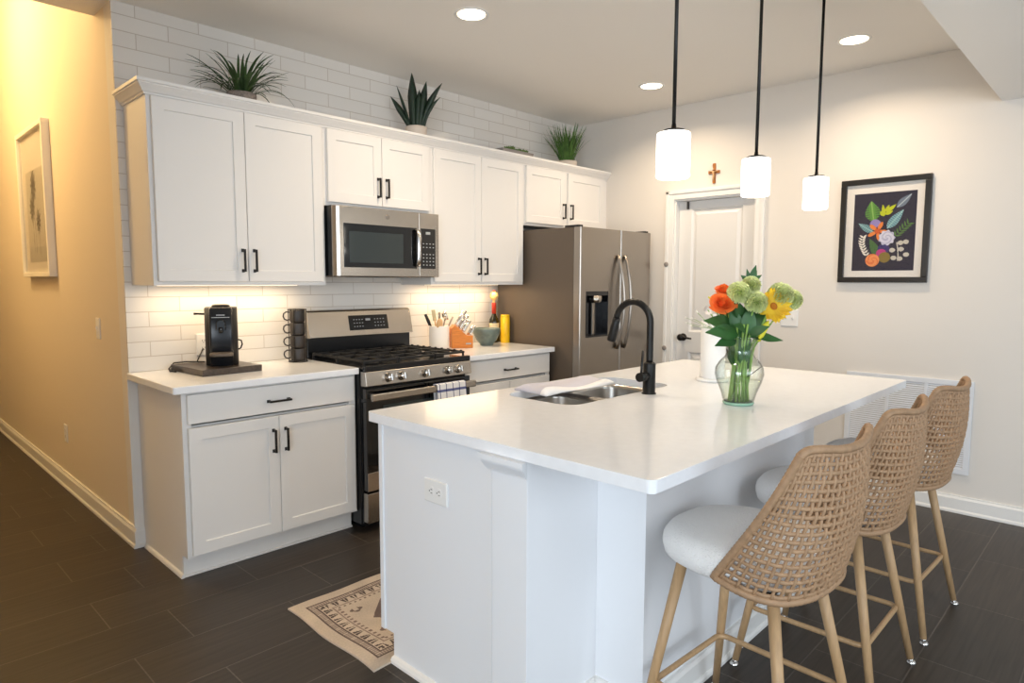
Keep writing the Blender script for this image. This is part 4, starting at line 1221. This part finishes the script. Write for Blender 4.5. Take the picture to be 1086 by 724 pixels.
# stacked mugs in a wire rack
mc = (0.835, -0.175)
rk = MB()
for a in (40, 130, 220, 310):
    p = Vector((mc[0] + 0.052 * math.cos(R(a)), mc[1] + 0.052 * math.sin(R(a)), 0))
    rk.tube([p + Z * (CZ + 0.003), p + Z * (CZ + 0.306)], 0.0028, 6)
for z_ in (0.004, 0.304): rk.tube([Vector((mc[0] + 0.052 * math.cos(2 * PI * k / 24), mc[1] + 0.052 * math.sin(2 * PI * k / 24), CZ + z_)) for k in range(24)], 0.0028, 6, closed=True)
rk.tube([(mc[0] - .052, mc[1], CZ + .004), (mc[0] + .052, mc[1], CZ + .004)], 0.0025, 6)
tag(rk.build('mug_rack', M_black, loc=(mc[0], mc[1], CZ)), 'thin black wire rack around the column of stacked mugs', 'rack')


def make_mug():
    t = thing('mug', 'x', 'mug', (0, 0, 0))
    MB().lathe([(0.034, 0), (0.040, 0.004), (0.0435, 0.016), (0.0435, 0.069), (0.0425, 0.0715), (0.040, 0.0715), (0.040, 0.012), (0.001, 0.009)], seg=24).build('cup', M_mug, t)
    MB().tube([(0.0425, 0, 0.060), (0.060, 0, 0.062), (0.0735, 0, 0.052), (0.0765, 0, 0.036), (0.070, 0, 0.020), (0.056, 0, 0.014), (0.0428, 0, 0.018)], 0.0042, 8).build('handle', M_mug, t)
    return t


mg = make_mug(); names = ('bottom', 'second from the bottom', 'third from the bottom', 'top')
for i in range(4):
    o = mg if i == 0 else copy_tree(mg)
    o.location = (mc[0], mc[1], CZ + 0.0075 + i * 0.0735); o.rotation_euler = (0, 0, R(150 + (3, -2, 2, -3)[i]))
    o['label'] = 'dark ribbed mug, %s of the stack beside the range' % names[i]; o['group'] = 'stacked dark mugs beside the range'

# ------------------------------------------------------------------ right counter
kx, ky = 1.905, -0.16
cr_ = MB().lathe([(0.066, 0), (0.071, 0.004), (0.071, 0.157), (0.069, 0.16), (0.065, 0.158), (0.065, 0.008), (0.001, 0.006)], (kx, ky, CZ), 32)
tag(cr_.build('utensil_crock', M_crock, loc=(kx, ky, CZ)), 'white ceramic crock holding cooking utensils beside the knife block', 'crock')
vr = Vector((0.695, -0.719, 0)); vd = Vector((-0.719, -0.695, 0))


def utensil(name, label, off, back, lean, L, head, m1, m2):
    b0 = Vector((kx, ky, CZ + 0.012)) - vr * lean * 0.08 + vr * off * 0.3 + vd * back * -1 * 0.3
    d = (vr * lean + vd * -back * 0.5 + Z).normalized(); tip = b0 + d * L
    t = thing(name, label, 'utensil', tuple(b0), 'utensils in the white crock')
    MB().tube([b0, b0 + d * L * .5, tip], [0.005, 0.0055, 0.005], 8).build('handle', m1, t)
    h = MB(); M = Matrix.Translation(tip) @ d.to_track_quat('Z', 'Y').to_matrix().to_4x4()
    if head == 'spoon': h.sphere((0, 0, 0), 0.026, 14, 10, (1, 0.35, 1.45))
    elif head == 'ladle':
        h.lathe([(0.002, -0.03), (0.022, -0.024), (0.033, -0.008), (0.036, 0.008), (0.034, 0.008), (0.031, -0.006), (0.02, -0.021), (0.002, -0.026)], seg=18, cap0=True, cap1=True, M=Matrix.Rotation(R(60), 4, 'X'))
    elif head == 'grip': h.tube([(0, 0, -0.07), (0, 0, 0.0), (0, 0, 0.05)], [0.008, 0.012, 0.010], 10)
    elif head == 'turner': h.box(-0.024, 0.024, -0.003, 0.003, -0.02, 0.06, 0.002)
    elif head == 'peel': h.tube([(0, 0, -0.05), (0, 0, 0.03)], [0.009, 0.012], 10, flat=.6)
    for v in h.bm.verts: v.co = M @ v.co
    h.build('head', m2, t)


utensil('silicone_brush', 'black gripped utensil leaning out to the left of the crock', -0.12, 0.05, -0.42, 0.195, 'grip', M_black, M_black)
utensil('turner', 'grey-green spatula standing in the white crock', -0.06, 0.12, -0.16, 0.20, 'turner', M_utw, M_utg)
utensil('serving_spoon', 'large steel serving spoon upright in the crock', 0.0, 0.0, 0.02, 0.215, 'spoon', M_steel, M_steel)
utensil('wooden_spoon', 'pale wooden spoon low in the front of the crock', 0.02, -0.16, 0.06, 0.165, 'spoon', M_utw, M_utw)
utensil('ladle', 'shiny steel ladle at the right of the crock', 0.05, 0.06, 0.22, 0.225, 'ladle', M_steel, M_chrome)
utensil('tongs', 'slim steel tongs leaning right from the crock toward the knife block', 0.12, 0.02, 0.46, 0.20, 'peel', M_steel, M_steel_v)
# knife block (faces the camera, handles sloping up to the right)
kbc = Vector((2.065, -0.215, CZ)); kr = Vector((0.86, -0.51, 0)); kd = Vector((-0.51, -0.86, 0))
kt = thing('knife_block', 'orange-brown wooden knife block full of steel-handled knives', 'knife block', tuple(kbc))
prof_ = [(-0.085, 0), (0.075, 0), (0.075, 0.085), (-0.015, 0.085), (-0.015, 0.115), (-0.085, 0.175)]
prof_ = [(-0.08, 0), (0.072, 0), (0.072, 0.088), (0.03, 0.088), (-0.055, 0.165), (-0.08, 0.14)]
MB().poly([kbc + kr * a + Z * b_ - kd * 0.055 for a, b_ in prof_], kd * 0.11).build('block', M_kblock, kt, bevel=0.004)
MB().poly([kbc + kr * a + Z * b_ + kd * 0.0553 for a, b_ in ((0.02, 0.026), (0.058, 0.026), (0.058, 0.036), (0.02, 0.036))], kd * 0.0006).build('maker_logo', M_mark, kt)


def knife(p, d, L, r, label):
    t = thing('kitchen_knife', label, 'knife', tuple(p), 'knives in the knife block')
    M = Matrix.Translation(p) @ d.to_track_quat('Z', 'Y').to_matrix().to_4x4()
    MB().box(-0.001, 0.001, -r * .9, r * .9, -0.06, 0.002, M=M).build('blade', M_chrome, t)
    h = MB(); h.tube([M @ Vector((0, 0, 0.0025)), M @ Vector((0, 0, 0.012)), M @ Vector((0, 0, L * .55)), M @ Vector((0, 0, L))], [r * .9, r, r * 1.0, r * 1.15], 10, flat=0.7)
    h.build('handle', M_chrome, t)


kdir = (kr * 0.62 + Z * 0.95).normalized(); kn = (kr * 0.085 * 0 + Z).normalized()
slope0 = kbc + kr * -0.055 + Z * 0.165; slope1 = kbc + kr * 0.03 + Z * 0.088
i = 0
for row, (f, L, r) in enumerate(((0.14, 0.125, 0.0095), (0.42, 0.11, 0.009), (0.70, 0.095, 0.0085))):
    for e, nm in ((-0.032, 'rear'), (0.0, 'middle'), (0.032, 'front')):
        p = slope0.lerp(slope1, f) + kd * e
        nn = Vector((slope1 - slope0)).cross(kd).normalized(); nn = nn if nn.z > 0 else -nn
        knife(p + nn * 0.002, (nn * .75 + Z * .5 + kr * .15).normalized(), L, r, 'steel-handled kitchen knife, %s slot of the %s row of the knife block' % (nm, ('upper', 'middle', 'lower')[row]))
for k in range(6):
    p = kbc + kr * 0.051 + Z * 0.0885 + kd * (-0.044 + 0.0176 * k)
    knife(p, (kr * .52 + Z * 0.9).normalized(), 0.075, 0.0065, 'small steel steak knife, %s in the low row of the knife block' % ('first from the wall', 'second from the wall', 'third from the wall', 'fourth from the wall', 'fifth from the wall', 'nearest the room')[k])
bc = (2.31, -0.215, CZ)
tag(MB().lathe([(0.045, 0), (0.05, 0.004), (0.048, 0.01), (0.075, 0.04), (0.097, 0.085), (0.105, 0.122), (0.103, 0.125), (0.099, 0.122), (0.09, 0.085), (0.068, 0.042), (0.03, 0.016), (0.001, 0.014)], bc, 36).build('mixing_bowl', M_bowl, loc=bc), 'grey-green ceramic bowl on the counter right of the knife block', 'bowl')
bt = (2.50, -0.10, CZ)
t = thing('bottle', 'dark bottle with a red neck and a round cream stopper behind the bowl', 'bottle', bt)
MB().lathe([(0.036, 0), (0.038, 0.004), (0.038, 0.155), (0.034, 0.178), (0.02, 0.205), (0.0155, 0.225), (0.0155, 0.228)], bt, 24).build('glass', M_bottle, t)
MB().lathe([(0.0385, 0.085), (0.0385, 0.150)], bt, 24, cap0=False, cap1=False).build('label', M_label, t)
MB().lathe([(0.0386, 0.060), (0.0386, 0.085)], bt, 24, cap0=False, cap1=False).build('label', M_label2, t)
MB().lathe([(0.0165, 0.222), (0.0175, 0.3), (0.0175, 0.305), (0.001, 0.305)], bt, 18).build('neck_foil', M_red, t)
MB().lathe([(0.011, 0.3052), (0.011, 0.33), (0.001, 0.331)], bt, 16).sphere((bt[0], bt[1], bt[2] + 0.356), 0.033, 18, 12).build('stopper', M_cream, t)
MB().sphere((bt[0], bt[1], bt[2] + 0.392), 0.010, 12, 8, (1.3, 1, 1)).build('stopper_tip', M_red, t)
yc = (2.556, -0.165, CZ)
t = thing('canister', 'tall yellow canister against the refrigerator side', 'canister', yc)
MB().lathe([(0.034, 0), (0.036, 0.003), (0.036, 0.192), (0.034, 0.195), (0.001, 0.195)], yc, 28).build('body', M_yellow, t)
MB().lathe([(0.0345, 0.1952), (0.0352, 0.198), (0.0352, 0.21), (0.032, 0.214), (0.001, 0.214)], yc, 28).build('lid', M_yellow, t)

# ------------------------------------------------------------------ on the island
# towel over the sink corner
def tw(u, v):
    # u along the towel (toward the refrigerator), v across
    a = Vector((1.005, -1.75, 0)); U2 = Vector((0.475, 0.01, 0)); V2 = Vector((-0.035, -0.215, 0))
    p = a + U2 * u + V2 * v
    fold = 0.016 + 0.007 * math.sin(u * 7 + 1) * (0.4 + v) + 0.004 * math.sin(v * 9 + u * 5)
    u = min(max(u, 0), 1); edge = min(1, min(u, 1 - u) * 14) ** 0.5
    edge2 = min(1, min(v, 1 - v) * 7) ** 0.5
    z = 0.9155 + fold * (0.25 + 0.75 * edge * edge2)
    p.y += 0.010 * math.sin(u * 5.0) * v
    return Vector((p.x, p.y, z))


tm = MB(); nu, nv_ = 48, 22
top_ = [[tw(i / nu, j / nv_) for i in range(nu + 1)] for j in range(nv_ + 1)]
vs = []
for j in range(nv_ + 1):
    for i in range(nu + 1): vs.append(top_[j][i])
n0 = len(vs)
for j in range(nv_ + 1):
    for i in range(nu + 1): p = top_[j][i]; vs.append(Vector((p.x, p.y, 0.9150)))
fc_ = []
w1 = nu + 1
for j in range(nv_):
    for i in range(nu):
        a = j * w1 + i; fc_.append((a, a + 1, a + w1 + 1, a + w1)); fc_.append((n0 + a, n0 + a + w1, n0 + a + w1 + 1, n0 + a + 1))
for i in range(nu):
    fc_.append((i, n0 + i, n0 + i + 1, i + 1)); a = nv_ * w1 + i; fc_.append((a, a + 1, n0 + a + 1, n0 + a))
for j in range(nv_):
    a = j * w1; fc_.append((a, a + w1, n0 + a + w1, n0 + a)); a += nu; fc_.append((a, n0 + a, n0 + a + w1, a + w1))
_, fcs = tm._add(vs, fc_, True)
for f in fcs:
    c_ = f.calc_center_median()
    f.material_index = 1 if (c_.y < tw((c_.x - 0.985) / 0.475, 0.80).y and c_.z > 0.9151) or c_.x > 1.43 else 0
tag(tm.build('folded_towel', [M_towel, M_towelw], loc=(1.2, -1.85, 0.915)), 'pale grey folded towel with a white border lying over the sink corner', 'towel')
# paper towel stand
pc = (1.86, -2.235, 0.9142)
t = thing('paper_towel_stand', 'white paper towel roll on a round stand behind the vase', 'paper towels', pc)
MB().lathe([(0.072, 0), (0.076, 0.004), (0.076, 0.010), (0.070, 0.016), (0.001, 0.017)], pc, 32).build('base', M_plate, t)
MB().lathe([(0.02, 0.0172), (0.056, 0.0172), (0.057, 0.02), (0.057, 0.282), (0.055, 0.284), (0.02, 0.284)], pc, 32).build('paper_roll', M_paper, t)
MB().lathe([(0.007, 0.0173), (0.007, 0.298), (0.012, 0.302), (0.012, 0.312), (0.001, 0.318)], pc, 14).build('post', M_plate, t)

# vase and bouquet
vc = Vector((1.375, -2.592, 0.9142))
vt = thing('glass_vase', 'clear pinched-neck glass vase with water on the island top', 'vase', tuple(vc))
outer = [(0.050, 0.0), (0.055, 0.003), (0.057, 0.012), (0.066, 0.045), (0.082, 0.085), (0.0905, 0.118), (0.088, 0.142), (0.074, 0.166), (0.056, 0.184), (0.049, 0.198), (0.0485, 0.212), (0.053, 0.232), (0.062, 0.250), (0.071, 0.262)]
inner = [(r_ - 0.003, z_ + (0.008 if z_ < 0.01 else 0)) for r_, z_ in outer][::-1]
MB().lathe(outer + [(0.070, 0.263)] + inner + [(0.001, 0.010)], tuple(vc), 48, cap0=True, cap1=False).build('vase_body', M_vase, vt)
MB().lathe([(0.051, 0.0), (0.0578, 0.004), (0.0582, 0.010), (0.0545, 0.012)], tuple(vc), 40, cap0=False, cap1=False).build('foot', mat('green_glass', (150, 190, 165), 0.1), vt)
wat = [(0.050, 0.011), (0.0545, 0.0145), (0.062, 0.045), (0.078, 0.085), (0.082, 0.095), (0.001, 0.0955)]
MB().lathe(wat, tuple(vc), 40).build('water', M_water, vt)
VR = Vector((0.695, 0.719, 0)); VD = Vector((0.719, -0.695, 0)) * -1       # right in view, away... toward camera is -VF
VF = Vector((0.719, 0.695, 0)); VR = Vector((0.695, -0.719, 0))            # view-forward and view-right on the floor plane


def at(r_, f_, z_): return vc + VR * r_ + VF * f_ + Z * z_


def stem(parent, head, base, r_=0.0032, neck=None, m=None):
    nk = neck if neck is not None else at((head - vc).dot(VR) * 0.28, (head - vc).dot(VF) * 0.25, 0.215)
    P = [base, base.lerp(nk, .5), nk, nk.lerp(head, .55) + Z * 0.008, head]
    pts = [cat(P, k / 16) for k in range(17)]
    return MB().tube(pts, r_, 8).build('stem', m or M_stem, parent)


def petal_surface(m, c, N, U, r, w, cup, n=5, tip=0.3, ruffle=0.0, ph=0.0):
    """petal from c outward along U, normal N"""
    N = N.normalized(); S = N.cross(U).normalized(); rs = []
    for i in range(n + 1):
        t = i / n; ww = w * (math.sin(PI * (0.12 + 0.80 * t)) if tip < 1 else 1) * (1 if t < 1 else tip)
        h = cup * t * t * r
        row = []
        for j in range(5):
            s_ = (j - 2) / 2
            row.append(c + U * (r * t) + S * (ww * s_) + N * (h + cup * 0.35 * r * s_ * s_ * t + ruffle * math.sin(ph + j * 2.1 + i) * t))
        rs.append(row)
    m.rings(rs, False, smooth=True)


def frame(N):
    N = N.normalized(); a = N.cross(Vector((0.3, 0.2, 0.9))).normalized(); return a, N.cross(a)


def carnation(c, N, r, parent):
    m = MB(); N = N.normalized(); a, b_ = frame(N)
    for k in range(64):
        t = (k + 0.5) / 64; el = math.acos(1 - 1.55 * t); az = k * 2.39996
        d = (N * math.cos(el) + (a * math.cos(az) + b_ * math.sin(az)) * math.sin(el)).normalized()
        tang = d.cross(N); tang = tang.normalized() if tang.length > .01 else a
        S = tang; rs = []; w = r * 0.42
        for i in range(4):
            tt = 0.45 + 0.55 * i / 3
            row = []
            for j in range(7):
                s_ = (j - 3) / 3
                rz = (i / 3) ** 1.5 * r * 0.18 * (1 if j % 2 else -1)
                row.append(c + d * (r * tt * (1 - 0.12 * s_ * s_) + random.uniform(-.07, .08) * r * (i == 3)) + S * w * s_ * (0.4 + .6 * i / 3) + d.cross(S) * rz)
            rs.append(row)
        m.rings(rs, False, smooth=True)
    return m.build('bloom', M_carn, parent, fix=False)


def rose(c, N, r, parent):
    m = MB(); N = N.normalized(); a, b_ = frame(N); n = 26
    for k in range(n):
        o_ = (k / (n - 1)) ** 0.85; az0 = k * 2.39996; rs = []
        half = 1.25 - 0.55 * o_
        for i in range(6):
            t = i / 5; row = []
            for j in range(7):
                s_ = (j - 3) / 3; az = az0 + s_ * half
                rho = r * (0.06 + 0.86 * o_) * math.sin(t * PI / 2) ** 0.6 + r * 0.22 * o_ * max(0, t - .6) ** 2 * 6
                z_ = r * (-0.42 + (1.12 - 0.66 * o_) * t * (1 - 0.10 * s_ * s_) - 0.16 * o_ * t ** 5)
                row.append(c + (a * math.cos(az) + b_ * math.sin(az)) * rho + N * z_)
            rs.append(row)
        m.rings(rs, False, smooth=True)
    return m.build('bloom', M_rose, parent, fix=False)


def leaf(m, p, d, L, w, N):
    d = d.normalized(); S = d.cross(N).normalized(); N2 = S.cross(d); rs = []
    for i in range(9):
        t = i / 8; ww = w * math.sin(PI * min(0.985, t ** 0.8)) + 0.0004; q_ = p + d * L * t + N2 * (-0.25 * L * t * t)
        rs.append([q_ - S * ww + N2 * ww * .25, q_, q_ + S * ww + N2 * ww * .25])
    m.rings(rs, False, smooth=True)


random.seed(21)
bases = [at(0.030 * math.cos(k * 2.4), 0.030 * math.sin(k * 2.4), 0.014) for k in range(12)]
# px -> metres at the vase: about 3.55 mm per pixel
for i, (rr_, ff, zz, rad, nx, lb) in enumerate(((-0.022, -0.03, 0.428, 0.043, -0.2, 'pale green carnation at the front left of the bouquet, beside the roses'),
                                                (0.036, 0.01, 0.455, 0.036, 0.05, 'pale green carnation topmost in the middle of the bouquet'),
                                                (0.036, -0.05, 0.392, 0.042, 0.1, 'pale green carnation lowest in the middle, left of the sunflower'),
                                                (0.142, -0.01, 0.420, 0.047, 0.3, 'large pale green carnation above the sunflower'),
                                                (0.212, 0.05, 0.400, 0.040, 0.7, 'pale green carnation at the far right of the bouquet'))):
    h = at(rr_, ff, zz); N = (Z * 0.75 + VR * nx - VF * 0.6)
    t = thing('carnation', lb, 'flower', tuple(h), 'pale green carnations in the vase')
    carnation(h, N, rad, t); stem(t, h - N.normalized() * rad * .35, bases[i])
    MB().lathe([(0.004, -0.01), (0.011, 0.0), (0.013, 0.02)], seg=10, M=Matrix.Translation(h - N.normalized() * rad * .42) @ N.to_track_quat('Z', 'Y').to_matrix().to_4x4()).build('calyx', M_stem, t)
for i, (rr_, ff, zz, rad, N, lb) in enumerate(((-0.082, -0.03, 0.392, 0.050, Z * .70 - VF * .72 - VR * .1, 'large orange rose in front at the left of the bouquet'), (-0.060, 0.03, 0.440, 0.036, Z * .8 - VF * .4, 'smaller orange rose peeking behind the larger rose'))):
    h = at(rr_, ff, zz); t = thing('rose', lb, 'flower', tuple(h), 'orange roses in the vase')
    rose(h, N, rad, t); stem(t, h - N.normalized() * rad * .3, bases[5 + i])
h = at(0.104, -0.045, 0.378); N = (-VF * .90 + Z * .30 + VR * .22).normalized()
t = thing('sunflower', 'yellow sunflower at the right front of the bouquet', 'flower', tuple(h))
a, b_ = frame(N); m = MB()
for lay in range(3):
    for k in range(17):
        az = 2 * PI * (k + lay * .37) / 17 + random.uniform(-.1, .1); U = a * math.cos(az) + b_ * math.sin(az)
        petal_surface(m, h + U * 0.012 - N * 0.002 * lay, N, U, random.uniform(.044, .056), .0120, random.uniform(.05, .5) - lay * .12, tip=.12)
m.build('petals', M_sun, t, fix=False)
Mh = Matrix.Translation(h) @ N.to_track_quat('Z', 'Y').to_matrix().to_4x4()
MB().lathe([(0.013, -0.004), (0.0145, 0.003), (0.010, 0.007), (0.005, 0.006), (0.001, 0.005)], seg=20, M=Mh).build('centre', M_sunc, t)
m = MB()
for k in range(12):
    az = 2 * PI * k / 12; U = a * math.cos(az) + b_ * math.sin(az); petal_surface(m, h - N * .008 + U * .01, N, U, .032, .008, .1, tip=.1)
m.lathe([(0.004, -.02), (0.012, -.012), (0.018, -.006)], seg=12, M=Mh); m.build('sepals', M_leafd, t, fix=False)
stem(t, h - N * .016, bases[8], 0.0055, neck=at(0.045, -0.02, 0.225))
# yellow-green lily buds, white blossom, foliage
h = at(-0.118, 0.0, 0.400); t = thing('lily_bud', 'yellow-green bud sticking up at the far left of the bouquet', 'flower', tuple(h))
MB().tube([at(-0.093, 0, .352), at(-0.100, 0, .378), at(-0.112, 0, .402), at(-0.128, 0, .412)], [.006, .010, .007, .002], 10).build('bud', M_lily, t); stem(t, at(-0.093, 0, .352), bases[9], 0.0025)
h = at(0.073, -0.03, 0.30); t = thing('lily_bud', 'yellow-green closed bud drooping below the sunflower, left of it', 'flower', tuple(h))
MB().tube([at(0.060, -.03, .245), at(0.066, -.035, .27), at(0.080, -.04, .305), at(0.090, -.04, .325)], [.005, .011, .012, .002], 10).build('bud', M_lily, t); stem(t, at(0.060, -.03, .245), bases[10], 0.0025)
h = at(-0.125, 0.01, 0.362); t = thing('white_blossom', 'small white blossom at the left edge behind the large rose', 'flower', tuple(h))
m = MB()
for k in range(9):
    az = 2 * PI * k / 9; U = VR * math.cos(az) + Z * math.sin(az); petal_surface(m, h, -VF, U, .020, .008, .5, tip=.3)
m.build('bloom', M_white_fl, t, fix=False); stem(t, h, bases[11], 0.0022)
h = at(-0.165, 0.03, 0.33); t = thing('filler_sprig', 'airy sprig of tiny white buds at the left of the bouquet', 'flower', tuple(h))
m = MB(); sp = MB()
for k in range(16):
    q_ = at(-0.10 - 0.11 * random.random(), 0.03 + random.uniform(-.03, .03), 0.29 + 0.07 * random.random())
    sp.tube([at(-0.055, 0.02, .25), at(-0.09, .03, .285), q_], 0.0006, 5); m.sphere(q_, 0.0032, 8, 6)
m.build('buds', M_white_fl, t); sp.build('stem', M_stem, t)
h = at(0.045, 0.03, 0.49); t = thing('leafy_sprig', 'dark green leafy sprig rising highest in the bouquet', 'foliage', tuple(h))
m = MB()
for k, (dx_, dz_, L, w) in enumerate(((0.03, 0.06, .062, .011), (0.055, 0.02, .05, .009), (-0.012, .05, .045, .008), (0.02, .02, .05, .014), (-0.03, .01, .04, .012), (0.045, -.01, .04, .010))):
    leaf(m, at(0.036 + dx_ * .1, .03, 0.465 + dz_ * .15), VR * dx_ + Z * (dz_ + .02) - VF * .015, L, w, -VF + Z * .3)
m.build('leaves', M_leafd, t, fix=False); stem(t, at(0.036, .03, .47), at(0.0, 0.0, .02), 0.0022)
t = thing('rose_foliage', 'broad dark leaves spreading left below the roses at the vase mouth', 'foliage', tuple(at(-0.05, -0.03, 0.29)))
m = MB()
for rr_, ff, zz, dx_, df, dz_, L, w in ((-0.035, -.03, .300, -1, -.2, .35, .115, .032), (-0.025, -.05, .272, -1, -.3, .22, .125, .034), (0.0, .02, .31, -.1, .1, 1, .10, .03), (.04, .03, .31, .3, .2, 1, .10, .03), (-.03, .03, .31, -.4, .2, 1, .10, .03), (0.01, -.03, .27, .1, -.2, 1, .11, .028), (-.02, -.03, .27, -.25, -.2, 1, .11, .028), (.045, -.02, .27, .35, -.1, 1, .10, .026), (-0.03, -.04, .25, -.8, -.4, -.05, .09, .024), (0.0, -.05, .28, -.4, -.5, .35, .08, .022), (0.02, -.04, .27, .5, -.4, .4, .075, .02), (0.03, -.02, .26, .9, -.3, .15, .09, .018), (0.01, 0, .30, .2, .3, .8, .09, .024), (-.02, .02, .30, -.3, .4, .8, .09, .025), (.05, .02, .29, .7, .4, .5, .09, .02), (.02, .0, .32, .1, -.2, .8, .08, .022), (-.01, -.02, .33, -.2, -.3, .6, .075, .022), (.05, -.01, .33, .5, .1, .7, .08, .02), (.06, -.05, .255, .9, -.4, .1, .075, .014)):
    leaf(m, at(rr_, ff, zz), VR * dx_ + VF * df + Z * dz_, L, w, Z * .6 - VF * .8)
for k in range(22):
    a_ = k * 0.9
    leaf(m, at(0.025 * math.cos(a_), 0.025 * math.sin(a_), .13 + .0055 * k), VR * math.cos(a_) * .25 + VF * math.sin(a_) * .25 + Z, .07, .013, -VF + VR * .3)
m.build('leaves', M_leafd, t, fix=False)
m = MB()
for k in range(15):
    a_ = k * 2.4 + .8; m.tube([at(.036 * math.cos(a_), .036 * math.sin(a_), .013), at(.026 * math.cos(a_), .026 * math.sin(a_), .12), at(.022 * math.cos(a_ + .5), .022 * math.sin(a_ + .5), .21), at(.045 * math.cos(a_ + .5), .045 * math.sin(a_ + .5), .31)], .0042, 8)
m.build('stems', M_stem, t)
tw_ = MB().tube([at(0.018, -.03, .108), at(0.036, -.035, .122), at(0.074, -.03, .150)], .0014, 6)
tag(tw_.build('twig', M_bronze, loc=tuple(at(0.04, -.03, .12))), 'thin dark twig inside the glass vase above the water', 'twig')


# ------------------------------------------------------------------ rug
def rug(u, v):
    # u across (long side 0..1 over 1.5 m), v over 0.62 m; distance to the edge in metres
    L, Wd = 1.5, 0.62
    x, y = u * L, v * Wd; d = min(x, L - x, y, Wd - y)
    base = (200, 184, 166); dk = (92, 80, 76)
    n = noise.noise(Vector((x * 160, y * 160, 0))) * 10 + noise.noise(Vector((x * 14, y * 14, 1))) * 7
    along = y if min(x, L - x) < min(y, Wd - y) else x
    c = base
    if 0.050 < d < 0.058 or 0.078 < d < 0.085: c = (104, 90, 84)
    elif 0.058 <= d <= 0.078: c = (146, 130, 120) if (along * 90) % 1 < .6 else (190, 174, 158)
    elif 0.09 < d < 0.125:
        ph = (along * 22) % 1; s_ = (d - .09) / .035
        if abs(ph - .5) < .12 + .24 * (1 - s_) and abs(ph - .5) > .06: c = dk
    elif 0.128 < d < 0.134: c = (150, 132, 122)
    elif 0.14 < d < 0.152 and (along * 40) % 1 < .45: c = (130, 112, 104)
    elif d > 0.17:
        X_ = (x - 0.17) % 0.39 - 0.195; Y_ = y - Wd / 2
        if abs(X_) / .15 + abs(Y_) / .15 < 1 and abs(Y_) < .11: c = (112, 97, 92)
        if abs(X_) < .055 and abs(Y_) < .125 and abs(X_) * .8 + abs(Y_) < .13: c = (112, 96, 92)
        if abs(abs(X_) / .10 + abs(Y_) / .09 - 1) < .12: c = (150, 132, 122)
        for sx_ in (-1, 1):
            for sy_ in (-1, 1):
                a_, b_ = (X_ * sx_ - .165), (Y_ * sy_ - .105)
                if abs(a_) + abs(b_) * 1.3 < .033 and not (abs(a_) < .012 and b_ > -.01): c = (120, 104, 98)
    k = 1 + n / 160
    return tuple(max(0, min(255, v_ * k)) for v_ in c)


rm = pgrid('rug', (0.222, -1.815, 0.0), X, Y, 1.5, 0.635, 420, 180, rug, M_rug, loc=(0.95, -1.5, 0.0), N=Z, thick=0.0075, off=lambda u, v: Vector((0.006 * math.sin(v * 9) * (1 - u), 0.003 * math.sin(u * 30), 0.008)))
tag(rm, 'beige and brown patterned runner rug on the floor beside the island', 'rug')
